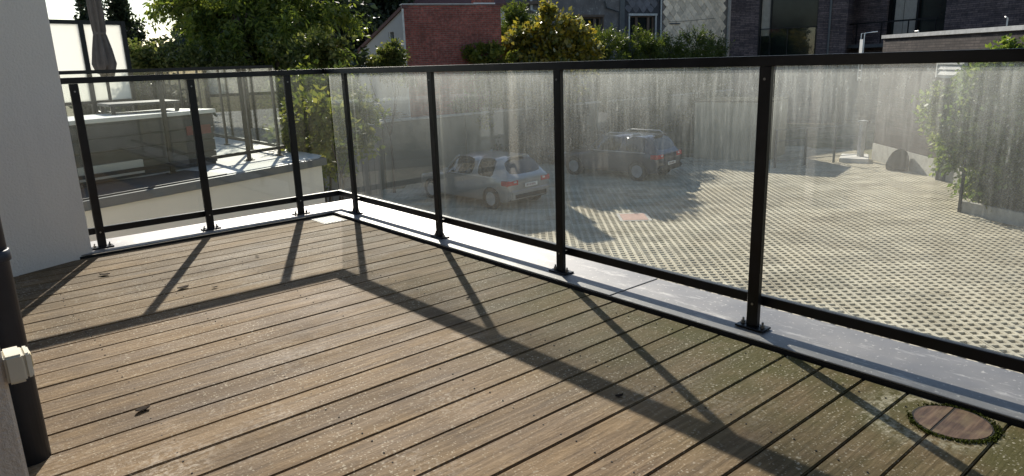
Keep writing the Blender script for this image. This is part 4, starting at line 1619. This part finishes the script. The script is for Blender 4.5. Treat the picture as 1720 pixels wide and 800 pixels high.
def make_car(label, loc, rz, L, W, Hh, paint, suv):
    t = thing('parked_car', label, 'car', loc, rz, 'cars parked in the yard')
    Mx = Matrix.Translation(loc) @ Matrix.Rotation(rz, 4, 'Z')
    hw_ = W / 2
    bh = .98 if suv else .93   # belt height
    gc = .26 if suv else .20
    yr = .42 if suv else .50   # rear edge of the roof
    # y, zbot, wbot, zmid, wmid, zbelt, wbelt, zedge, wedge, ztop
    yw = L - 1.30              # windscreen foot
    yf_ = L - 2.02             # front edge of the roof
    rz_ = Hh
    st = [
        (.00, gc + .22, .78, .62, .88, .80, .84, .86, .70, .88),
        (.05, gc + .08, .86, .60, .96, .90, .93, .95, .78, .97),
        (.14, gc + .02, .90, .60, .985, bh + .02, .955, bh + .06, .80, bh + .08),
        (yr, gc, .92, .60, 1.0, bh + .02, .97, rz_ - .15, .70, rz_ - .09),
        (yr + .14, gc, .92, .60, 1.0, bh + .015, .975, rz_ - .12, .72, rz_ - .055),
        (yr + .30, gc, .92, .60, 1.0, bh + .01, .98, rz_ - .10, .73, rz_ - .035),
        (1.38, gc, .92, .60, 1.0, bh, .98, rz_ - .075, .75, rz_ - .005),
        (1.46, gc, .92, .60, 1.0, bh, .98, rz_ - .073, .75, rz_),
        (yf_ - .02, gc, .92, .60, 1.0, bh - .03, .975, rz_ - .10, .74, rz_ - .03),
        (yf_ + .10, gc, .92, .60, 1.0, bh - .03, .97, rz_ - .16, .73, rz_ - .08),
        (yw - .10, gc, .92, .60, .995, bh - .05, .955, bh + .02, .80, bh + .05),
        (yw + .02, gc, .92, .60, .99, bh - .06, .945, bh - .02, .80, bh + .0),
        (L - .45, gc + .02, .90, .58, .98, bh - .14, .91, bh - .10, .72, bh - .07),
        (L - .12, gc + .05, .84, .55, .92, bh - .26, .84, bh - .22, .62, bh - .20),
        (L, gc + .14, .72, .50, .80, bh - .38, .72, bh - .36, .50, bh - .35),
    ]
    V, Fs_, tagm = [], [], []
    n = 11

    def sec(s):
        y_, zb, wb_, zm, wm, zl_, wl, ze, we, ztp = s
        h = [(wb_ * hw_, zb), (wm * hw_, zm), (wl * hw_, zl_), (we * hw_, ze)]
        pts = [(0, zb)] + h + [(0, ztp)]
        left = [(-a, b) for a, b in reversed(h)]
        return [(x, y_, z) for x, z in pts + left]
    n = 10
    for s in st:
        V += sec(s)
    # rows k -> k+1 around the section: 0 floor,1 sill,2 door,3 glasshouse,4 roof | mirrored 5 roof,6 glasshouse,7 door,8 sill,9 floor
    for i in range(len(st) - 1):
        for k in range(n):
            f = (i * n + k, i * n + (k + 1) % n, (i + 1) * n + (k + 1) % n, (i + 1) * n + k)
            Fs_.append(f)
            m_ = 0
            if k in (3, 6):
                if i in (4, 5, 7, 8, 9):
                    m_ = 1
            if k in (4, 5) and i == 2:
                m_ = 2
            if k in (4, 5) and i == 9:
                m_ = 3
            if k in (0, 9) or (suv and k in (1, 8) and False):
                m_ = 4
            tagm.append(m_)
    Fs_.append(tuple(range(n)))
    tagm.append(0)
    Fs_.append(tuple(reversed(range((len(st) - 1) * n, len(st) * n))))
    tagm.append(0)
    me = bpy.data.meshes.new('cage')
    me.from_pydata(V, [], Fs_)
    me.polygons.foreach_set('material_index', tagm)
    bm = bmesh.new()
    bm.from_mesh(me)
    bmesh.ops.recalc_face_normals(bm, faces=bm.faces)
    cl = bm.edges.layers.float.new('crease_edge')
    for e in bm.edges:
        ms = {f.material_index for f in e.link_faces}
        if len(ms) > 1:
            e[cl] = .95
    bm.to_mesh(me)
    bm.free()
    tmp = bpy.data.objects.new('cage', me)
    COL.objects.link(tmp)
    md = tmp.modifiers.new('s', 'SUBSURF')
    md.levels = md.render_levels = 2
    dg_ = bpy.context.evaluated_depsgraph_get()
    ev = tmp.evaluated_get(dg_).to_mesh()
    VV = [Mx @ v.co for v in ev.vertices]
    polys = [(tuple(pl.vertices), pl.material_index) for pl in ev.polygons]
    bpy.data.objects.remove(tmp, do_unlink=True)
    parts_ = {0: ('body', paint), 1: ('side_window', M_CARGLASS), 2: ('rear_window', M_CARGLASS), 3: ('windscreen', M_CARGLASS), 4: ('underside', M_BLACKTRIM)}
    for mi, (nm, mt) in parts_.items():
        sel = [p_ for p_, q_ in polys if q_ == mi]
        if mi == 1:
            groups = [[p_ for p_ in sel if (Mx.inverted() @ VV[p_[0]]).x > 0], [p_ for p_ in sel if (Mx.inverted() @ VV[p_[0]]).x <= 0]]
        else:
            groups = [sel]
        for gsel in groups:
            used = sorted({i for p_ in gsel for i in p_})
            mp_ = {a: b for b, a in enumerate(used)}
            mm_ = bpy.data.meshes.new(nm)
            mm_.from_pydata([VV[i] for i in used], [], [tuple(mp_[i] for i in p_) for p_ in gsel])
            link(nm, mm_, mt, t, True)

    def bxs(name, mt, x0, x1, y0, y1, z0, z1, bev=.02, parent=None):
        return MB(Mx).box(x0, x1, y0, y1, z0, z1).build(name, mt, parent or t, bev, 3)
    # wheels
    wr = .335 if suv else .305
    for wy in (.80 if suv else .72, L - .80):
        for s in (-1, 1):
            cx_ = s * (hw_ - .10)
            prof = [(wr * .60, -.10), (wr * .92, -.105), (wr, -.07), (wr, .07), (wr * .92, .105), (wr * .60, .10)]
            c_ = (cx_, wy, wr)
            wh = MB(Mx).lathe(prof, c_, 28, 'x').build('wheel', M_TYRE, t, 0, 1, True)
            rm = MB(Mx)
            so_ = s * .085
            rm.lathe([(wr * .60, so_ - .02), (wr * .66, so_ - .02), (wr * .66, so_ + .02), (wr * .60, so_ + .02)], c_, 24, 'x')
            rm.lathe([(wr * .14, so_ - .02), (wr * .14, so_ + .022)], c_, 10, 'x')
            for k in range(10):
                th = 2 * math.pi * k / 10
                d_ = Vector((0, math.cos(th), math.sin(th)))
                pa = Vector(c_) + Vector((so_, 0, 0)) + d_ * wr * .10
                pb = Vector(c_) + Vector((so_ + s * .01, 0, 0)) + d_ * wr * .63
                rm.tube([pa, pb], [.016, .020], 5)
            rm.build('rim', M_RIM, wh)
            # wheel arch lip
            pts = []
            for k in range(15):
                th = math.pi * (-.06 + 1.12 * k / 14)
                pts.append((s * (hw_ * .985), wy + math.cos(th) * (wr + .035), wr + math.sin(th) * (wr + .035)))
            MB(Mx).tube(pts, .022, 6).build('wheel_arch', M_BLACKTRIM, t, 0, 1, True)
            MB(Mx).lathe([(wr + .03, -.03), (wr + .03, .03)], (s * (hw_ - .03), wy, wr), 24, 'x').build('wheel_well', M_BLACKTRIM, t)
    # pillars
    for s in (-1, 1):
        pa = [(s * hw_ * .735, yf_ + .02, rz_ - .115), (s * hw_ * .735, yf_ + .12, rz_ - .165), (s * hw_ * .80, yw - .14, bh + .05), (s * hw_ * .82, yw + .02, bh - .03)]
        MB(Mx).tube(pa, .035, 6).build('pillar', paint, t, 0, 1, True)
    # lamps, plates and trim
    for s in (-1, 1):
        zl_ = .80 if not suv else .86
        q0, q1 = sorted((s * hw_ * .97, s * hw_ * .50))
        MB(Mx).prism([(q0, .03 if s < 0 else -.005), (q1, -.005 if s < 0 else .03), (q1, .05 if s < 0 else .30), (q0, .30 if s < 0 else .05)], zl_ - .085, zl_ + .075).build('tail_lamp', M_TAIL, t, .018, 3)
        a0, a1 = sorted((s * hw_ * .58, s * hw_ * .70))
        MB(Mx).box(a0, a1, -.013, .02, zl_ + .0, zl_ + .045).build('lamp_lens', M_CLEAR, t, .01, 2)
        a0, a1 = sorted((s * hw_ * .78, s * hw_ * .5))
        MB(Mx).box(a0, a1, L - .16, L - .02, bh - .36, bh - .22).build('headlamp', M_CLEAR, t, .03, 3)
        a0, a1 = sorted((s * hw_ * .96, s * (hw_ + .15)))
        MB(Mx).box(a0, a1, yw - .42, yw - .28, bh + .0, bh + .15).build('mirror', paint, t, .03, 3)
        for hy in (1.05, 1.95):
            a0, a1 = sorted((s * (hw_ * .985), s * (hw_ + .018)))
            MB(Mx).box(a0, a1, hy, hy + .17, bh - .16, bh - .125).build('door_handle', paint, t, .008, 2)
        a0, a1 = sorted((s * (hw_ * .965), s * (hw_ * .99)))
        MB(Mx).box(a0, a1, .5, yw - .15, bh + .0, bh + .022).build('window_trim', M_CLEAR if not suv else M_TRIM, t)
    bxs('rear_bumper', paint if not suv else M_BLACKTRIM, -hw_ * .86, hw_ * .86, -.05, .12, gc + .10, .60 if not suv else .56, .05)
    bxs('bumper_trim', M_BLACKTRIM, -hw_ * .70, hw_ * .70, -.058, -.045, gc + .14, gc + .26, .004)
    zp = .70 if not suv else .60
    pl_ = bxs('number_plate', M_PLATE, -.26, .26, -.068, -.052, zp - .055, zp + .055, .004)
    bars = MB(Mx)
    x_ = -.215
    for k, wbar in enumerate((.02, .045, .045, .045, .02, .045, .045, .045)):
        bars.box(x_, x_ + wbar * .7, -.0705, -.0685, zp - .034, zp + .034)
        x_ += wbar + .012
    bars.build('plate_marks', plain('dull_plate_print', (.20, .10, .10), .6), pl_)
    MB(Mx).tube([(-.03, .17, bh + .10), (.30, .22, bh + .17)], .012, 5).build('rear_wiper', M_BLACKTRIM, t)
    MB(Mx).box(-.33, .33, yr - .12, yr + .12, rz_ - .075, rz_ - .045).build('roof_spoiler', paint, t, .012, 2)
    if suv:
        for s in (-1, 1):
            MB(Mx).tube([(s * hw_ * .70, yr + .25, rz_ - .08), (s * hw_ * .72, yr + .40, rz_ - .0), (s * hw_ * .73, yf_ - .25, rz_ + .005), (s * hw_ * .72, yf_ - .05, rz_ - .09)], .02, 6).build('roof_rail', M_TRIM, t, 0, 1, True)
    else:
        MB(Mx).tube([(0, yr + .35, rz_ - .03), (0, yr + .31, rz_ + .05), (0, yr + .15, rz_ + .20)], [.03, .008, .004], 6).build('antenna', M_BLACKTRIM, t)
    return t


make_car('silver hatchback with red tail lamps parked facing the grey wall', (11.28, 10.45, G0), R(4), 4.35, 1.88, 1.57, M_SILVER, False)
make_car('dark blue estate style car with roof rails and light alloy wheels', (17.75, 10.25, G0), R(8), 4.35, 1.82, 1.62, M_NAVY, True)

# ------------------------------------------------------------------ neighbour's terrace at left
NA = Vector((math.cos(R(19)), math.sin(R(19)), 0))
NB = Vector((-NA.y, NA.x, 0))
NC = Vector((1.31, 3.02, 0))      # front right corner


def npt(s, t):
    p_ = NC + NA * s + NB * t
    return (p_.x, p_.y)


nb = thing('neighbour_building', 'cream rendered neighbouring building with a flat roof terrace', 'building', (NC.x, NC.y, G0))
foot = [npt(-9, 0), (NC.x, NC.y), (1.42, 13.5), (-8.0, 13.5)]
MB().prism(foot, G0 - .05, -.10).build('wall', M_CREAM, nb)
foot2 = [npt(-9, -.05), (NC.x + .06, NC.y - .03), (1.48, 13.5), (-8.0, 13.5)]
MB().prism(foot2, -.098, -.012).build('roof_edge', M_NRIM, nb, .004)
# floor slabs laid on the roof
fs_ = MB()
fl_n = thing('roof_floor', None, None, (0, 6, 0))
structure(fl_n)
sx_, sy_ = .98, .98
for i in range(-8, 2):
    for j in range(0, 11):
        xa, ya = .96 - (i + 8) * 1.0, 3.2 + j * 1.0
        xb, yb = xa + .992, ya + .992
        # keep the slab inside the footprint's front edge
        lim = NC.y + (xa - NC.x) * math.tan(R(19))
        ya2 = ya
        if xb > 1.40:
            xb = 1.40
        MB().prism([(xa, ya2), (xb, ya2), (xb, yb), (xa, yb)], -.011, -.002 + rng.uniform(-.001, .001)).build('floor_slab', M_PALE, fl_n)
MB().prism([npt(-1.32, .01), npt(-.02, .01), (1.40, 3.19), (npt(-1.32, .8)[0], 3.19)], -.0115, -.003).build('floor_border', M_PALE, fl_n)
MB().prism([npt(-9, .01), npt(-1.325, .01), npt(-1.325, .72), npt(-9, .72)], -.0115, .0015).build('dark_border', M_NDARK, fl_n)

# railings of the neighbour
nr = thing('neighbour_railing', 'black and glass balustrade round the neighbouring roof terrace', 'railing', (1.05, 3.6, 0))


def npost(x, y, rz):
    Mq = Matrix.Translation((x, y, 0)) @ Matrix.Rotation(rz, 4, 'Z')
    p_ = MB(Mq).box(-.0225, .0225, -.0125, .0125, .008, 1.058).build('post', M_BLACK, nr)
    MB(Mq).box(-.06, .06, -.03, .03, .0, .008).build('base_plate', M_BLACK, p_)
    for s in (-1, 1):
        MB(Mq).lathe([(.009, .008), (.009, .02), (.004, .02), (.004, .03)], (s * .042, 0, 0), 6).build('bolt', M_BOLT, p_)


Sx = [(1.05, 3.62), (1.06, 4.57), (1.075, 5.58), (1.09, 6.58), (1.10, 7.58), (1.12, 8.58), (1.13, 9.6)]
for (x, y) in Sx:
    npost(x, y, R(90))
Fx = []
p1 = Vector((1.05, 3.62, 0))
dfr = -NA
for k_ in (.46, 1.46, 2.46, 3.46, 4.46):
    p_ = p1 + dfr * k_
    Fx.append(p_)
    npost(p_.x, p_.y, R(19))
pe = p1 + dfr * 5.2


def bar(p0_, p1_, w_, z0, z1, mt, name):
    p0_, p1_ = Vector(p0_), Vector(p1_)
    a_ = (p1_ - p0_).normalized()
    n_ = Vector((-a_.y, a_.x, 0)) * w_ / 2
    return MB().prism([(q_.x, q_.y) for q_ in (p0_ - n_, p1_ - n_, p1_ + n_, p0_ + n_)], z0, z1).build(name, mt, nr)


ps, pq = Vector((1.05, 3.60, 0)), Vector((1.14, 9.7, 0))
bar(ps, pq, .06, 1.0585, 1.092, M_BLACK, 'top_rail')
bar(p1 + dfr * .04, pe, .06, 1.0585, 1.092, M_BLACK, 'top_rail')
off = Vector((.05, 0, 0))
bar(ps + off, pq + off, .028, .085, .122, M_BLACK, 'bottom_rail')
offn = -NB * .05
bar(p1 + offn, pe + offn, .028, .085, .122, M_BLACK, 'bottom_rail')
for a_, b_ in zip(Sx[:-1], Sx[1:]):
    bar(Vector((a_[0] + .05, a_[1] + .005, 0)), Vector((b_[0] + .05, b_[1] - .005, 0)),   .008, .123, 1.057, M_GLASS_N, 'glass_pane')
pts_ = [p1] + Fx
for a_, b_ in zip(pts_[:-1], pts_[1:]):
    bar(a_ + offn - NA * .006, b_ + offn + NA * .006,   .008, .123, 1.057, M_GLASS_N, 'glass_pane')

# dark cabinet with a pale top
kc = thing('outdoor_cabinet', 'long dark boarded cabinet with a pale worktop on the neighbouring terrace', 'cabinet', (.25, 3.55, 0), R(19))
c0 = Vector((.26, 3.52, 0))


def kbox(s0, s1, t0, t1, z0, z1, name, mt, bev=0):
    q_ = [c0 + NA * a_ + NB * b_ for a_, b_ in ((s0, t0), (s1, t0), (s1, t1), (s0, t1))]
    return MB().prism([(p_.x, p_.y) for p_ in q_], z0, z1).build(name, mt, kc, bev)


zt_ = .585
kbox(-3.6, 0, .02, .75, .0, zt_ - .002, 'cabinet_body', M_NDARK)
for i in range(4):
    z0_ = .03 + i * .135
    kbox(-3.6, .008, 0, .0195, z0_, z0_ + .125, 'board', M_NDARK, .004)
kbox(-3.66, .04, -.04, .80, zt_, zt_ + .042, 'worktop', M_NTOP, .004)
kbox(-2.3, -.92, -.05, -.002, .035, .175, 'drawer_front', M_CREAM, .004)
kbox(-.34, -.03, -.006, -.001, .36, .46, 'red_strip', M_RED)

# frosted privacy screen
d_s = 13.5
sA, sB = at(20, 100, d_s - .6), at(216, 100, d_s + .1)
Fz = Fac((sA.x, sA.y), (sB.x, sB.y))
ps_ = thing('privacy_screen', 'bright frosted glass privacy screen in a dark frame', 'screen', (sA.x, sA.y, 0))
ztp, zbt = Fz.z(208, 36), Fz.z(215, 166)
xm = Fz.x(141, 80)
xr = Fz.x(211, 80)
for xx in (-.9, xm, xr):
    fpart(Fz, 'screen_post', M_BLACK, ps_, lm().box(xx - .035, xx + .035, -.03, .03, -.002, ztp))
for a_, b_ in ((-.9, xm), (xm, xr)):
    fpart(Fz, 'frosted_pane', M_FROST, ps_, lm().box(a_ + .036, b_ - .036, -.008, .008, zbt, ztp - .062))
    fpart(Fz, 'screen_rail', M_BLACK, ps_, lm().box(a_ + .0355, b_ - .0355, -.025, .025, ztp - .06, ztp))
    fpart(Fz, 'screen_rail', M_BLACK, ps_, lm().box(a_ + .0355, b_ - .0355, -.025, .025, zbt - .05, zbt - .002))

# folded parasol
dpz = 10.6
pb_ = at(178, 124, dpz)
pt_ = at(150, -100, dpz)
prs = thing('folded_parasol', 'folded taupe parasol tied up before the frosted screen', 'parasol', (pb_.x, pb_.y, 0))
cx_, cy_ = pb_.x, pb_.y
s_ = dpz / F_PX
zc_ = pb_.z
rr3 = random.Random(4)


def fold(k, n, z):
    return 1 + .22 * math.cos(8 * 2 * math.pi * k / n + .6 * math.sin(z * 5)) + .08 * math.sin(3 * 2 * math.pi * k / n + z * 3)


prof = [(.03, 0.015), (11 * s_, .02), (13.2 * s_, .12), (10.5 * s_, .30), (7.4 * s_, .465), (6.6 * s_, .495), (7.4 * s_, .53), (8.2 * s_, .75), (7.6 * s_, 1.1), (6 * s_, 1.5), (4 * s_, 1.9), (.03, 2.05)]


def fold2(k, n, z):
    return fold(k, n, z)


mm = MB().lathe(prof, (cx_, cy_, zc_), 64, 'z', fold2)
# ragged hem: the folds end at different heights
for i, v_ in enumerate(mm.v):
    if v_[2] < zc_ + .05:
        k = i % 64
        mm.v[i] = (v_[0], v_[1], v_[2] + .05 * math.sin(8 * 2 * math.pi * k / 64 + 1.0) + .035 * math.sin(3 * 2 * math.pi * k / 64))
mm.build('canopy', M_TAUPE, prs, 0, 1, True)
MB().lathe([(7.2 * s_, .475), (8.0 * s_, .48), (8.0 * s_, .51), (7.2 * s_, .515)], (cx_, cy_, zc_), 32).build('tie_strap', M_TAUPE, prs)
MB().tube([(cx_, cy_, .0), (cx_, cy_, zc_ + 2.3)], .02, 10).build('pole', M_BLACK, prs)
MB().lathe([(.24, .0), (.24, .05), (.06, .09), (.03, .22)], (cx_, cy_, 0), 24).build('base', M_NRIM, prs)

# table behind the cabinet
tb_ = at(232, 166, 9.0)
tt = thing('garden_table', 'slim dark garden table on the neighbouring terrace', 'table', (tb_.x, tb_.y, 0))
zt3 = .74
MB().box(tb_.x - .36, tb_.x + .36, tb_.y - .3, tb_.y + .3, zt3 - .03, zt3).build('table_top', M_NDARK, tt, .004)
for sx in (-.32, .32):
    for sy in (-.26, .26):
        MB().box(tb_.x + sx - .02, tb_.x + sx + .02, tb_.y + sy - .02, tb_.y + sy + .02, -.001, zt3 - .031).build('leg', M_BLACK, tt)

bl = [blob(u_, 175 - 8 * (i % 2), 15.6 + .25 * i, 46, 44, .8, 1.) for i, u_ in enumerate((225, 290, 355, 420, 480))]
bl += [blob(u_, 250, 15.6 + .25 * i, 46, 44, .8, .8) for i, u_ in enumerate((225, 290, 355, 420, 480))]
b0 = at(350, 200, 16)
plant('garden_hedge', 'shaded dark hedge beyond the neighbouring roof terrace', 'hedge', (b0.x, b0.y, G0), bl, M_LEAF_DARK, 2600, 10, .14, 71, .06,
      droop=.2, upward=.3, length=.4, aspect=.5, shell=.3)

# low roof edge beyond the neighbour, and a dark fence by the shrubs
fz = thing('board_fence', 'dark board fence seen low behind the corner pane', 'fence', (4, 9.5, G0))
pa_, pb2 = at(500, 220, 13.2), at(640, 205, 14.5)
Fd = Fac((pa_.x, pa_.y), (pb2.x, pb2.y))
zf = Fd.z(530, 218)
nbd = int(Fd.L / .16)
for i in range(nbd):
    fpart(Fd, 'fence_board', M_NRIM, fz, lm().box(i * .16, i * .16 + .15, -.02, 0, G0 - .05, zf - .05 + rng.uniform(-.01, .01)))
fpart(Fd, 'fence_cap', M_CONC, fz, lm().box(-.05, Fd.L + .05, -.05, .03, zf - .035, zf))

# ------------------------------------------------------------------ render settings
scene.render.engine = 'CYCLES'
cy_s = scene.cycles
cy_s.max_bounces = 12
cy_s.transparent_max_bounces = 24
cy_s.caustics_reflective = False
cy_s.caustics_refractive = False
